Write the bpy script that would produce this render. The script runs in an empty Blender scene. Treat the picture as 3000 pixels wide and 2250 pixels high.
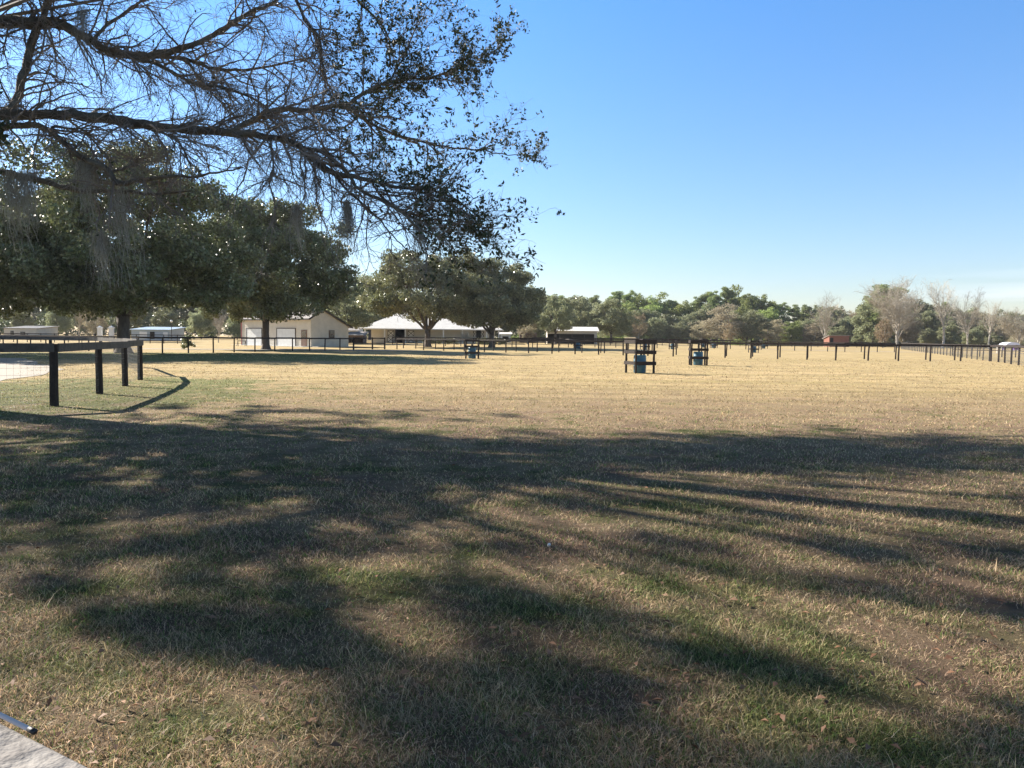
import bpy, math, random
import numpy as np
from mathutils import Vector, Matrix, noise

# ------------------------------------------------------------------ camera
SC = bpy.context.scene
COL = SC.collection
EYE = 1.6
F = 2300.0                      # focal length in photo pixels (3000 wide)
PITCH = math.atan(136 / F)
ROLL = 0.0105
c0 = Vector((0, math.cos(PITCH), -math.sin(PITCH)))
u0 = Vector((0, math.sin(PITCH), math.cos(PITCH)))
r0 = Vector((1, 0, 0))
CR = r0 * math.cos(ROLL) + u0 * math.sin(ROLL)
CU = u0 * math.cos(ROLL) - r0 * math.sin(ROLL)
CF = c0
cam = bpy.data.cameras.new('camera'); cam.sensor_width = 36; cam.lens = 36 * F / 3000
cam.clip_start = 0.05; cam.clip_end = 8000
camo = bpy.data.objects.new('camera', cam); COL.objects.link(camo)
M = Matrix((CR, CU, -CF)).transposed().to_4x4(); M.translation = Vector((0, 0, EYE))
camo.matrix_world = M
SC.camera = camo

# ------------------------------------------------------------------ sun and sky
SUN_EL = math.radians(29)
SH = Vector((0.86, -0.51, 0)).normalized()          # the way shadows fall on the ground
SUNV = Vector((-SH.x * math.cos(SUN_EL), -SH.y * math.cos(SUN_EL), math.sin(SUN_EL)))
sun = bpy.data.lights.new('sun', 'SUN'); sun.energy = 4.6; sun.angle = math.radians(0.53)
sun.color = (1.0, 0.93, 0.82)
suno = bpy.data.objects.new('sun', sun); COL.objects.link(suno)
suno.rotation_euler = (-SUNV).to_track_quat('-Z', 'Y').to_euler()
W = bpy.data.worlds.new('World'); SC.world = W; W.use_nodes = True
nt = W.node_tree; nt.nodes.clear()
wo = nt.nodes.new('ShaderNodeOutputWorld'); bg = nt.nodes.new('ShaderNodeBackground')
sky = nt.nodes.new('ShaderNodeTexSky'); sky.sky_type = 'NISHITA'; sky.sun_disc = False
sky.sun_elevation = SUN_EL
sky.sun_rotation = math.atan2(SUNV.x, SUNV.y)
sky.air_density = 1.1; sky.dust_density = 0.35; sky.ozone_density = 3.0; sky.altitude = 0
bg.inputs['Strength'].default_value = 0.056
# thin cirrus streaks low in the sky
tc = nt.nodes.new('ShaderNodeTexCoord'); mp = nt.nodes.new('ShaderNodeMapping')
mp.inputs['Scale'].default_value = (1.6, 1.6, 30); mp.inputs['Rotation'].default_value = (0, math.radians(-4), 0)
nz = nt.nodes.new('ShaderNodeTexNoise'); nz.inputs['Scale'].default_value = 1.6; nz.inputs['Detail'].default_value = 5
cr = nt.nodes.new('ShaderNodeValToRGB'); cr.color_ramp.elements[0].position = 0.50; cr.color_ramp.elements[1].position = 0.72
sp = nt.nodes.new('ShaderNodeSeparateXYZ')
m1 = nt.nodes.new('ShaderNodeMapRange'); m1.inputs[1].default_value = 0.40; m1.inputs[2].default_value = 0.56
m2 = nt.nodes.new('ShaderNodeMapRange'); m2.inputs[1].default_value = 0.10; m2.inputs[2].default_value = 0.05
ml = nt.nodes.new('ShaderNodeMath'); ml.operation = 'MULTIPLY'; ml2 = nt.nodes.new('ShaderNodeMath'); ml2.operation = 'MULTIPLY'
mx = nt.nodes.new('ShaderNodeMix'); mx.data_type = 'RGBA'
L = nt.links.new
L(tc.outputs['Generated'], mp.inputs[0]); L(mp.outputs[0], nz.inputs['Vector']); L(nz.outputs[0], cr.inputs[0])
L(tc.outputs['Generated'], sp.inputs[0]); L(sp.outputs[0], m1.inputs[0]); L(sp.outputs[2], m2.inputs[0])
L(m1.outputs[0], ml.inputs[0]); L(m2.outputs[0], ml.inputs[1]); L(ml.outputs[0], ml2.inputs[0]); L(cr.outputs[0], ml2.inputs[1])
ml3 = nt.nodes.new('ShaderNodeMath'); ml3.operation = 'MULTIPLY'; ml3.inputs[1].default_value = .45; L(ml2.outputs[0], ml3.inputs[0]); L(ml3.outputs[0], mx.inputs[0]); L(sky.outputs[0], mx.inputs[6]); mx.inputs[7].default_value = (8.5, 8.6, 9.0, 1)
mt_ = nt.nodes.new('ShaderNodeMapRange'); mt_.inputs[1].default_value = .04; mt_.inputs[2].default_value = .40; L(sp.outputs[2], mt_.inputs[0])
mt_.inputs[1].default_value = 0; mt_.inputs[2].default_value = 1
tn = nt.nodes.new('ShaderNodeValToRGB'); L(mt_.outputs[0], tn.inputs[0]); E_ = tn.color_ramp.elements
E_[0].position = .03; E_[0].color = (1, .98, 1.08, 1); E_[1].position = .40; E_[1].color = (.68, 1.09, 1.46, 1)
q_ = E_.new(.58); q_.color = (.58, .60, .60, 1)  # zenith out of view dimmed and greyed so the shade turns less blue
mu_ = nt.nodes.new('ShaderNodeMix'); mu_.data_type = 'RGBA'; mu_.blend_type = 'MULTIPLY'; mu_.inputs[0].default_value = 1; L(mx.outputs[2], mu_.inputs[6]); L(tn.outputs[0], mu_.inputs[7])
L(mu_.outputs[2], bg.inputs[0]); L(bg.outputs[0], wo.inputs[0])
SC.view_settings.view_transform = 'Standard'; SC.view_settings.look = 'None'
SC.view_settings.gamma = 1; SC.view_settings.exposure = 1.60
SC.render.engine = 'CYCLES'
SC.cycles.max_bounces = 6; SC.cycles.transparent_max_bounces = 8

# ------------------------------------------------------------------ helpers
def sstep(a, b, v):
    t = min(1, max(0, (v - a) / (b - a))); return t * t * (3 - 2 * t)
def zt(x, y):                                        # the land rises very gently behind the left paddocks
    return 0.008 * max(0.0, min(y, 240) - 100) * sstep(70, 15, x)
def ray(px, py):
    return CF + CR * ((px - 1500) / F) + CU * ((1125 - py) / F)
def G(px, py):                                       # ground point seen at a photo pixel
    d = ray(px, py); lo, hi = 0.5, None; t = 1.0
    while t < 1500:
        if EYE + d.z * t < zt(d.x * t, d.y * t): hi = t; break
        lo = t; t *= 1.03
    hi = hi or 1500.0
    for _ in range(40):
        t = (lo + hi) / 2
        if EYE + d.z * t < zt(d.x * t, d.y * t): hi = t
        else: lo = t
    return Vector((d.x * t, d.y * t, zt(d.x * t, d.y * t)))
def A(px, py, Y):                                    # point on that line of sight Y metres ahead
    d = ray(px, py); t = Y / d.y
    return Vector((d.x * t, Y, EYE + d.z * t))
def gnd(x, y): return Vector((x, y, zt(x, y)))
def proj(p):
    q = Vector(p) - Vector((0, 0, EYE)); w = q.dot(CF)
    if w <= 0.01: return None
    return 1500 + F * q.dot(CR) / w, 1125 - F * q.dot(CU) / w

def tag(o, label=None, cat=None, group=None, kind=None):
    if label: o['label'] = label
    if cat: o['category'] = cat
    if group: o['group'] = group
    if kind: o['kind'] = kind
    return o
def empty(name, loc, label, cat, group=None, rz=0):
    o = bpy.data.objects.new(name, None); COL.objects.link(o)
    o.empty_display_size = 0.3; o.location = loc; o.rotation_euler = (0, 0, rz)
    return tag(o, label, cat, group)

class MB:
    def __init__(s): s.v = []; s.f = []
    def add(s, vs, fs):
        n = len(s.v); s.v.extend([tuple(p) for p in vs]); s.f.extend([tuple(i + n for i in f) for f in fs])
    def box(s, c, d, rz=0, tilt=None):
        R = Matrix.Rotation(rz, 3, 'Z')
        if tilt: R = R @ tilt
        c = Vector(c)
        vs = [c + R @ Vector((d[0] / 2 * a, d[1] / 2 * b, d[2] / 2 * e)) for a in (-1, 1) for b in (-1, 1) for e in (-1, 1)]
        s.add(vs, [(0, 1, 3, 2), (4, 6, 7, 5), (0, 4, 5, 1), (2, 3, 7, 6), (0, 2, 6, 4), (1, 5, 7, 3)])
    def beam(s, a, b, w, h):                          # board from a to b: w thick sideways, h high
        a = Vector(a); b = Vector(b); d = (b - a).normalized()
        sd = d.cross(Vector((0, 0, 1)))
        sd = sd.normalized() if sd.length > 1e-4 else Vector((1, 0, 0))
        up = sd.cross(d).normalized(); vs = []
        for p in (a, b):
            for i, j in ((-1, -1), (1, -1), (1, 1), (-1, 1)): vs.append(p + sd * (w / 2 * i) + up * (h / 2 * j))
        s.add(vs, [(3, 2, 1, 0), (4, 5, 6, 7), (0, 1, 5, 4), (1, 2, 6, 5), (2, 3, 7, 6), (3, 0, 4, 7)])
    def tube(s, pts, rad, n=6, cap=True):
        pts = [Vector(p) for p in pts]; k = len(pts)
        if not hasattr(rad, '__len__'): rad = [rad] * k
        t = (pts[-1] - pts[0]).normalized()
        a = t.orthogonal().normalized(); vs = []; fs = []
        for i, p in enumerate(pts):
            t = (pts[min(i + 1, k - 1)] - pts[max(i - 1, 0)])
            t = t.normalized() if t.length > 1e-7 else Vector((0, 0, 1))
            a = a - t * a.dot(t)
            a = a.normalized() if a.length > 1e-5 else t.orthogonal().normalized()
            b = t.cross(a)
            for j in range(n):
                an = 2 * math.pi * j / n
                vs.append(p + (a * math.cos(an) + b * math.sin(an)) * rad[i])
        for i in range(k - 1):
            for j in range(n):
                fs.append((i * n + j, i * n + (j + 1) % n, (i + 1) * n + (j + 1) % n, (i + 1) * n + j))
        if cap and n > 3: fs.append(tuple(range(n - 1, -1, -1))); fs.append(tuple((k - 1) * n + j for j in range(n)))
        s.add(vs, fs)
    def lathe(s, prof, n=16, c=(0, 0, 0)):
        vs = []; fs = []; k = len(prof)
        for r, z in prof:
            for j in range(n):
                an = 2 * math.pi * j / n; vs.append((c[0] + r * math.cos(an), c[1] + r * math.sin(an), c[2] + z))
        for i in range(k - 1):
            for j in range(n): fs.append((i * n + j, i * n + (j + 1) % n, (i + 1) * n + (j + 1) % n, (i + 1) * n + j))
        s.add(vs, fs)
    def mesh(s, name):
        m = bpy.data.meshes.new(name); m.from_pydata(s.v, [], s.f); m.update(); return m
    def build(s, name, mat, parent=None, smooth=False):
        return link(name, s.mesh(name), mat, parent, smooth)

def link(name, me, mat, parent=None, smooth=False):
    o = bpy.data.objects.new(name, me); COL.objects.link(o)
    if mat and len(me.materials) == 0: me.materials.append(mat)
    if smooth: me.polygons.foreach_set('use_smooth', [True] * len(me.polygons))
    if parent: o.parent = parent
    return o
def quads_mesh(name, V):                              # V (N,4,3)
    n = V.shape[0]; me = bpy.data.meshes.new(name)
    me.vertices.add(n * 4); me.vertices.foreach_set('co', V.reshape(-1).astype(np.float32))
    me.loops.add(n * 4); me.loops.foreach_set('vertex_index', np.arange(n * 4, dtype=np.int32))
    me.polygons.add(n); me.polygons.foreach_set('loop_start', np.arange(0, n * 4, 4, dtype=np.int32))
    me.polygons.foreach_set('loop_total', np.full(n, 4, dtype=np.int32))
    me.update(calc_edges=True); return me
def leaves(rng, C, l, w, up=0.0):                     # diamond leaves round centres C
    n = len(C)
    a = rng.normal(size=(n, 3)); a[:, 2] *= (1 - up); a /= np.linalg.norm(a, axis=1)[:, None]
    b = np.cross(a, rng.normal(size=(n, 3))); b /= np.linalg.norm(b, axis=1)[:, None]
    s = rng.uniform(.7, 1.3, size=(n, 1))
    nrm = np.cross(a, b)
    a = a * l * s; b = b * w * s
    return np.stack([C - a, C - b + nrm * w * .3 * s, C + a, C + b + nrm * w * .3 * s], 1)

def copy_tree(o, parent=None):
    c = o.copy(); COL.objects.link(c); c.parent = parent
    for ch in [q for q in bpy.data.objects if q.parent == o and q != c]:
        copy_tree(ch, c)
    return c

# ------------------------------------------------------------------ materials
def newmat(name):
    m = bpy.data.materials.new(name); m.use_nodes = True
    t = m.node_tree; b = t.nodes['Principled BSDF']; return m, t, b
def rgb(c): return (c[0], c[1], c[2], 1)
def mat(name, c1, c2=None, rough=.7, scale=4, spec=.5, bump=0, bscale=30, stretch=None, metal=0, island=0, rnd=0):
    m, t, b = newmat(name); N = t.nodes.new; K = t.links.new
    b.inputs['Roughness'].default_value = rough; b.inputs['Metallic'].default_value = metal
    b.inputs['Specular IOR Level'].default_value = spec
    c2 = c2 or tuple(x * .75 for x in c1)
    tc = N('ShaderNodeTexCoord'); mp = N('ShaderNodeMapping'); K(tc.outputs['Object'], mp.inputs[0])
    if stretch: mp.inputs['Scale'].default_value = stretch
    nz = N('ShaderNodeTexNoise'); nz.inputs['Scale'].default_value = scale; nz.inputs['Detail'].default_value = 6
    nz.inputs['Roughness'].default_value = .65
    K(mp.outputs[0], nz.inputs['Vector'])
    r = N('ShaderNodeMapRange'); r.inputs[1].default_value = .35; r.inputs[2].default_value = .65; K(nz.outputs[0], r.inputs[0])
    mx = N('ShaderNodeMix'); mx.data_type = 'RGBA'; K(r.outputs[0], mx.inputs[0])
    mx.inputs[6].default_value = rgb(c1); mx.inputs[7].default_value = rgb(c2); out = mx.outputs[2]
    if island or rnd:
        h = N('ShaderNodeHueSaturation'); K(out, h.inputs['Color']); src = None
        g = N('ShaderNodeNewGeometry'); oi = N('ShaderNodeObjectInfo')
        q = N('ShaderNodeMapRange'); q.inputs[3].default_value = 1 - island; q.inputs[4].default_value = 1 + island
        K(g.outputs['Random Per Island'], q.inputs[0])
        q2 = N('ShaderNodeMapRange'); q2.inputs[3].default_value = 1 - rnd; q2.inputs[4].default_value = 1 + rnd
        K(oi.outputs['Random'], q2.inputs[0])
        mu = N('ShaderNodeMath'); mu.operation = 'MULTIPLY'; K(q.outputs[0], mu.inputs[0]); K(q2.outputs[0], mu.inputs[1])
        K(mu.outputs[0], h.inputs['Value'])
        q3 = N('ShaderNodeMapRange'); q3.inputs[3].default_value = .5 - rnd * .06; q3.inputs[4].default_value = .5 + rnd * .06
        K(oi.outputs['Random'], q3.inputs[0]); K(q3.outputs[0], h.inputs['Hue'])
        out = h.outputs[0]
    K(out, b.inputs['Base Color'])
    if bump:
        n2 = N('ShaderNodeTexNoise'); n2.inputs['Scale'].default_value = bscale; n2.inputs['Detail'].default_value = 4
        K(mp.outputs[0], n2.inputs['Vector'])
        bp = N('ShaderNodeBump'); bp.inputs['Strength'].default_value = bump; bp.inputs['Distance'].default_value = .02
        K(n2.outputs[0], bp.inputs['Height']); K(bp.outputs[0], b.inputs['Normal'])
    return m
def siding(name, c, period, axis=2, sharp=.12, rough=.6, depth=.6):   # lapped boards or ribbed metal
    m = mat(name, c, tuple(x * .86 for x in c), rough, 1.3)
    t = m.node_tree; N = t.nodes.new; K = t.links.new; b = t.nodes['Principled BSDF']
    tc = N('ShaderNodeTexCoord'); s = N('ShaderNodeSeparateXYZ'); K(tc.outputs['Object'], s.inputs[0])
    d = N('ShaderNodeMath'); d.operation = 'DIVIDE'; K(s.outputs[axis], d.inputs[0]); d.inputs[1].default_value = period
    fr = N('ShaderNodeMath'); fr.operation = 'FRACT'; K(d.outputs[0], fr.inputs[0])
    bp = N('ShaderNodeBump'); bp.inputs['Strength'].default_value = depth; bp.inputs['Distance'].default_value = .03
    K(fr.outputs[0], bp.inputs['Height']); K(bp.outputs[0], b.inputs['Normal'])
    return m
def leafmat(name, c1, c2, rough=.4, spec=.5, island=.35, rnd=0, scale=.35, trans=.25):
    m = mat(name, c1, c2, rough, scale, spec, island=island, rnd=rnd)
    t = m.node_tree; N = t.nodes.new; K = t.links.new; b = t.nodes['Principled BSDF']
    tr = N('ShaderNodeBsdfTranslucent'); mix = N('ShaderNodeMixShader'); mix.inputs[0].default_value = trans
    src = b.inputs['Base Color'].links[0].from_socket; K(src, tr.inputs[0])
    o = t.nodes['Material Output']; K(b.outputs[0], mix.inputs[1]); K(tr.outputs[0], mix.inputs[2]); K(mix.outputs[0], o.inputs[0])
    return m

def field_color(t, blade):                            # colour of the pasture, shared by soil and blades
    N = t.nodes.new; K = t.links.new
    tc = N('ShaderNodeTexCoord')
    def nz(scale, det=4, off=0):
        mp = N('ShaderNodeMapping'); mp.inputs['Location'].default_value = (off, off * .7, 0); K(tc.outputs['Object'], mp.inputs[0])
        mp.inputs['Scale'].default_value = (1, 1, 0)
        n = N('ShaderNodeTexNoise'); n.inputs['Scale'].default_value = scale; n.inputs['Detail'].default_value = det
        K(mp.outputs[0], n.inputs['Vector']); return n.outputs[0]
    def rng_(s, a, b, lo=0, hi=1):
        r = N('ShaderNodeMapRange'); r.inputs[1].default_value = a; r.inputs[2].default_value = b
        r.inputs[3].default_value = lo; r.inputs[4].default_value = hi; K(s, r.inputs[0]); return r.outputs[0]
    def mix(f, a, b):
        m = N('ShaderNodeMix'); m.data_type = 'RGBA'; K(f, m.inputs[0])
        for i, c in ((6, a), (7, b)):
            if isinstance(c, tuple): m.inputs[i].default_value = rgb(c)
            else: K(c, m.inputs[i])
        return m.outputs[2]
    def op(o, a, b):
        m = N('ShaderNodeMath'); m.operation = o
        for i, c in ((0, a), (1, b)):
            if isinstance(c, (int, float)): m.inputs[i].default_value = c
            else: K(c, m.inputs[i])
        return m.outputs[0]
    s = N('ShaderNodeSeparateXYZ'); K(tc.outputs['Object'], s.inputs[0]); X, Y = s.outputs[0], s.outputs[1]
    straw = mix(rng_(nz(.22, 5), .38, .62), STRAW, STRAW2)
    straw = mix(rng_(nz(2.5, 4, 5), .40, .70), straw, STRAW3)
    mm = N('ShaderNodeMapping'); mm.inputs['Scale'].default_value = (.035, .9, 0); mm.inputs['Rotation'].default_value = (0, 0, .06); K(tc.outputs['Object'], mm.inputs[0])
    mw = N('ShaderNodeTexNoise'); mw.inputs['Scale'].default_value = 1.0; mw.inputs['Detail'].default_value = 3; K(mm.outputs[0], mw.inputs['Vector'])
    straw = mix(rng_(mw.outputs[0], .46, .62, 0, .9), straw, (.37, .29, .13))
    straw = mix(rng_(nz(.7, 6, 17), .48, .62, 0, .9), straw, (.36, .27, .14))
    # where grass is greener: near the oak by the camera, under the far oaks
    near = rng_(Y, 24, 13, -.10, .01)
    left = rng_(X, 6, -10, -.03, .06)
    nl = op('ADD', near, op('MULTIPLY', left, rng_(Y, 40, 25)))
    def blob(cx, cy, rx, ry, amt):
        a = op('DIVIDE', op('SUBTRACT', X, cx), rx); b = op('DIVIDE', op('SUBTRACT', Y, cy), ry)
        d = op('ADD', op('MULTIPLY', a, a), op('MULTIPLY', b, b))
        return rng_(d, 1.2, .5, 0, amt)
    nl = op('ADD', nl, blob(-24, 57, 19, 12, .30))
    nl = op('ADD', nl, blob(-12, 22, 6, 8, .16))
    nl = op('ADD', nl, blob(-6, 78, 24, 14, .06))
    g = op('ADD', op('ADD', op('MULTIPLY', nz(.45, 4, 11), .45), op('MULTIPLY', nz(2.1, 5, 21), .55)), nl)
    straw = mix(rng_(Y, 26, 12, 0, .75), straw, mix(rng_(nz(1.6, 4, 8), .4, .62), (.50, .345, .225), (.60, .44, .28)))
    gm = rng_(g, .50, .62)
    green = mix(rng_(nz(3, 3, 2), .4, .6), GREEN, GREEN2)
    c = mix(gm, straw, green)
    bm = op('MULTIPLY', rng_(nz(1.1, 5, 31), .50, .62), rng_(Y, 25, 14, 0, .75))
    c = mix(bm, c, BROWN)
    return c, op, rng_, mix
STRAW = (.51, .37, .19); STRAW2 = (.42, .31, .155); STRAW3 = (.57, .435, .24)
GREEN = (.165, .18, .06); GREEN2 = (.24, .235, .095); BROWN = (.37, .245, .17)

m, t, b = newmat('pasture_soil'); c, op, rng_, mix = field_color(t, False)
nn = t.nodes.new('ShaderNodeTexNoise'); nn.inputs['Scale'].default_value = 14; nn.inputs['Detail'].default_value = 8; nn.inputs['Roughness'].default_value = .8
tcc = t.nodes.new('ShaderNodeTexCoord'); t.links.new(tcc.outputs['Object'], nn.inputs['Vector'])
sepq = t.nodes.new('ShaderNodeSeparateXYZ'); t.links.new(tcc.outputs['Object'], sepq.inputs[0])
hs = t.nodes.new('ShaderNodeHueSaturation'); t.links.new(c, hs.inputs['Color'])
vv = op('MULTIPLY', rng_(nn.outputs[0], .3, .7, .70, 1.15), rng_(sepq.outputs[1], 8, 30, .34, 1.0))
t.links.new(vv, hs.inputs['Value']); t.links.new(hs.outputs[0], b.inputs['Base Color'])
b.inputs['Roughness'].default_value = .95; b.inputs['Specular IOR Level'].default_value = .1
bp = t.nodes.new('ShaderNodeBump'); bp.inputs['Strength'].default_value = .8; bp.inputs['Distance'].default_value = .05
t.links.new(nn.outputs[0], bp.inputs['Height']); t.links.new(bp.outputs[0], b.inputs['Normal'])
M_SOIL = m
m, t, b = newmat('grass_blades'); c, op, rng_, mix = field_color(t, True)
sy_ = t.nodes.new('ShaderNodeSeparateXYZ'); tq_ = t.nodes.new('ShaderNodeTexCoord'); t.links.new(tq_.outputs['Object'], sy_.inputs[0])
gg = t.nodes.new('ShaderNodeNewGeometry'); hs = t.nodes.new('ShaderNodeHueSaturation')
c2 = mix(rng_(gg.outputs['Random Per Island'], .45, .75), c, mix(op('MULTIPLY', rng_(gg.outputs['Random Per Island'], .72, .74), rng_(sy_.outputs[1], 26, 14)), (.46, .34, .20), (.13, .19, .045)))
t.links.new(c2, hs.inputs['Color'])
wn = t.nodes.new('ShaderNodeTexWhiteNoise'); wn.noise_dimensions = '1D'; t.links.new(gg.outputs['Random Per Island'], wn.inputs['W'])
t.links.new(rng_(wn.outputs[0], 0, 1, .35, 1.6), hs.inputs['Value'])
t.links.new(hs.outputs[0], b.inputs['Base Color']); b.inputs['Roughness'].default_value = .6; b.inputs['Specular IOR Level'].default_value = .25
tr = t.nodes.new('ShaderNodeBsdfTranslucent'); mxs = t.nodes.new('ShaderNodeMixShader'); mxs.inputs[0].default_value = .35
t.links.new(hs.outputs[0], tr.inputs[0]); t.links.new(b.outputs[0], mxs.inputs[1]); t.links.new(tr.outputs[0], mxs.inputs[2])
t.links.new(mxs.outputs[0], t.nodes['Material Output'].inputs[0])
M_BLADE = m
M_GRAVEL = mat('pale_gravel', (.36, .315, .26), (.29, .25, .20), .9, 3, bump=.5, bscale=20)
M_SAND = mat('worn_earth', (.40, .31, .22), (.30, .23, .15), .9, 1, bump=.4)
M_BLACKWOOD = mat('black_stained_wood', (.022, .017, .015), (.045, .035, .030), .75, 6, spec=.2, bump=.4, bscale=25)
M_FADED = mat('faded_black_wood', (.060, .055, .050), (.11, .10, .088), .75, 5, spec=.2, bump=.5, bscale=25)
M_WIRE = mat('galvanised_wire', (.16, .16, .16), rough=.5)
M_GREYBOARD = mat('weathered_board', (.30, .28, .26), (.17, .155, .145), .85, 14, spec=.2, bump=.7, bscale=30, stretch=(1, 1, 1))
M_PIPE = mat('pale_steel_pipe', (.72, .64, .62), (.60, .52, .50), .6, 5)
M_BLACK = mat('black_rubber', (.012, .012, .014), rough=.5)
M_BARK = mat('oak_bark', (.075, .058, .046), (.13, .105, .085), .9, 5, bump=.8, bscale=14, stretch=(1, 1, .3))
M_BARKL = mat('lichened_bark', (.060, .046, .034), (.155, .145, .11), .9, 2.2, bump=.8, bscale=25)
M_TWIG = mat('grey_twigs', (.24, .21, .18), (.13, .11, .09), .8, 1.5)
M_PALEBARK = mat('pale_bark', (.44, .40, .35), (.30, .27, .23), .8, 2)
M_BARE = mat('bare_twigs_tan', (.42, .375, .31), (.30, .27, .22), .9, .6, rnd=.15)
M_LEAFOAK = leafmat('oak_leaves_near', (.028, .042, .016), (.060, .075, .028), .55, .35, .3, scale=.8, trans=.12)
M_OAK = leafmat('live_oak_leaves', (.10, .13, .045), (.23, .245, .115), .38, .6, .5, trans=.2)
M_OAK2 = leafmat('barn_oak_leaves', (.15, .165, .072), (.29, .29, .15), .34, .6, .45, trans=.25)
M_PINE = leafmat('pine_needles', (.17, .225, .07), (.26, .30, .12), .6, .3, .3, rnd=.22, scale=.2, trans=.4)
M_GREENL = leafmat('broadleaf_green', (.29, .33, .10), (.21, .25, .09), .6, .3, .3, rnd=.3, scale=.2, trans=.4)
M_OLIVE = leafmat('olive_foliage', (.30, .31, .18), (.23, .25, .13), .6, .3, .3, rnd=.2, scale=.2, trans=.4)
M_TAN = leafmat('tan_foliage', (.38, .32, .22), (.29, .26, .17), .7, .2, .3, rnd=.2, scale=.2, trans=.4)
M_RUST = leafmat('rust_foliage', (.34, .25, .16), (.29, .25, .15), .7, .2, .3, rnd=.1, scale=.3)
M_MOSS = leafmat('hanging_moss', (.48, .47, .41), (.34, .33, .28), .9, .1, .2, scale=3, trans=.3)
M_DEAD = leafmat('fallen_leaf', (.15, .07, .035), (.25, .155, .10), .7, .3, .5, scale=5, trans=.1)
M_WHITE = mat('white_paint', (.78, .77, .74), (.68, .67, .64), .5, 2)
M_WHITEROOF = siding('white_metal_roof', (.74, .71, .66), .45, axis=0, rough=.6, depth=1)
M_CREAM = siding('cream_lap_siding', (.66, .60, .50), .22)
M_TANWALL = siding('tan_siding', (.54, .50, .43), .2)
M_SHINGLE = mat('grey_shingles', (.34, .31, .29), (.22, .20, .19), .9, 6, bump=.5)
M_DARKTRIM = mat('dark_trim', (.035, .028, .024), rough=.6)
M_GLASS = mat('dark_window_glass', (.03, .035, .04), rough=.08, spec=.8)
M_BROWNDOOR = mat('stained_door', (.17, .085, .05), (.12, .06, .035), .5, 3)
M_DARK = mat('interior_shade', (.012, .011, .010), rough=.9)  # near black that paints the shade inside openings and stalls
M_CONC = mat('concrete', (.52, .50, .46), (.42, .40, .37), .85, 2)
M_BLUE = mat('blue_plastic', (.03, .10, .15), (.05, .14, .19), .38, 4)
M_BLUEMETAL = siding('pale_blue_metal', (.36, .42, .47), .3, axis=0, rough=.35)
M_REDWOOD = siding('red_boards', (.22, .085, .055), .18)
M_BROWNWOOD = mat('brown_boards', (.20, .13, .095), (.13, .09, .07), .8, 2)
M_TARP = mat('white_canopy_cloth', (.80, .78, .84), (.72, .70, .76), .6, 1)
M_PURPLE = mat('purple_cloth', (.13, .07, .30), (.10, .06, .22), .6, 1)

# ------------------------------------------------------------------ ground
xs = sorted(set([-560, -400, -250] + [i * 5 for i in range(-40, 41)] + [250, 400, 560]))
ys = sorted(set([-400, -100, -20] + [i * 5 for i in range(0, 51)] + [280, 320, 400, 560]))
g = MB(); vs = [(x, y, zt(x, y)) for y in ys for x in xs]; nx = len(xs)
g.add(vs, [(j * nx + i, j * nx + i + 1, (j + 1) * nx + i + 1, (j + 1) * nx + i) for j in range(len(ys) - 1) for i in range(nx - 1)])
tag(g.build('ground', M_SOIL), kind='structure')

def strip(name, pts, mt, lift=.012):                  # ribbon on the land: pts (x, y, halfwidth)
    s = MB(); P = []
    for i in range(len(pts) - 1):
        (x0, y0, w0), (x1, y1, w1) = pts[i], pts[i + 1]; n = 10
        for k in range(n): f = k / n; P.append((x0 + (x1 - x0) * f, y0 + (y1 - y0) * f, w0 + (w1 - w0) * f))
    P.append(pts[-1]); vs = []; C = 7
    for i, (x, y, w) in enumerate(P):
        q = P[min(i + 1, len(P) - 1)]; p = P[max(i - 1, 0)]
        d = Vector((q[0] - p[0], q[1] - p[1], 0)).normalized(); n = Vector((-d.y, d.x, 0))
        wj = w * (1 + .12 * noise.noise(Vector((x * .5, y * .5, 3))))
        for k in range(C):
            v = Vector((x, y, 0)) + n * wj * (k / (C - 1) * 2 - 1); vs.append((v.x, v.y, zt(v.x, v.y) + lift))
    s.add(vs, [(i * C + k, i * C + k + 1, (i + 1) * C + k + 1, (i + 1) * C + k) for i in range(len(P) - 1) for k in range(C - 1)])
    return tag(s.build(name, mt), kind='structure')
strip('driveway', [(-24, 4, 4.5), (-19.5, 18, 5.2), (-24.6, 31.5, 5.6), (-33, 44, 5), (-50, 50, 4), (-70, 53, 3)], M_GRAVEL)
strip('path', [(-60, 78, 1.8), (-44, 82, 1.8), (-28, 86, 1.8), (-16, 88, 2.5), (-8, 88, 1.5)], M_GRAVEL)
strip('road', [(40, 128, 2), (70, 118, 3), (110, 108, 3), (200, 100, 3)], M_SAND)

# ------------------------------------------------------------------ grass and leaf litter
rng = np.random.default_rng(5)
NB = 760000
Yb = (1.6 ** -0.75 + rng.uniform(0, 1, NB) * (70 ** -0.75 - 1.6 ** -0.75)) ** (-1 / .75)
Xb = rng.uniform(-1, 1, NB) * (.76 * Yb + 1.2)
def vnoise(x, y, seed, sc):
    g_ = np.random.default_rng(seed).uniform(0, 1, (64, 64))
    x = x * sc; y = y * sc; xi = np.floor(x).astype(int); yi = np.floor(y).astype(int); fx = x - xi; fy = y - yi
    fx = fx * fx * (3 - 2 * fx); fy = fy * fy * (3 - 2 * fy)
    a = g_[xi % 64, yi % 64]; b_ = g_[(xi + 1) % 64, yi % 64]; c_ = g_[xi % 64, (yi + 1) % 64]; d_ = g_[(xi + 1) % 64, (yi + 1) % 64]
    return (a * (1 - fx) + b_ * fx) * (1 - fy) + (c_ * (1 - fx) + d_ * fx) * fy
hn = vnoise(Xb, Yb, 1, 1.7) * .5 + vnoise(Xb, Yb, 2, 5.0) * .5
keep = hn > rng.uniform(0.07, .50, NB)
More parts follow.
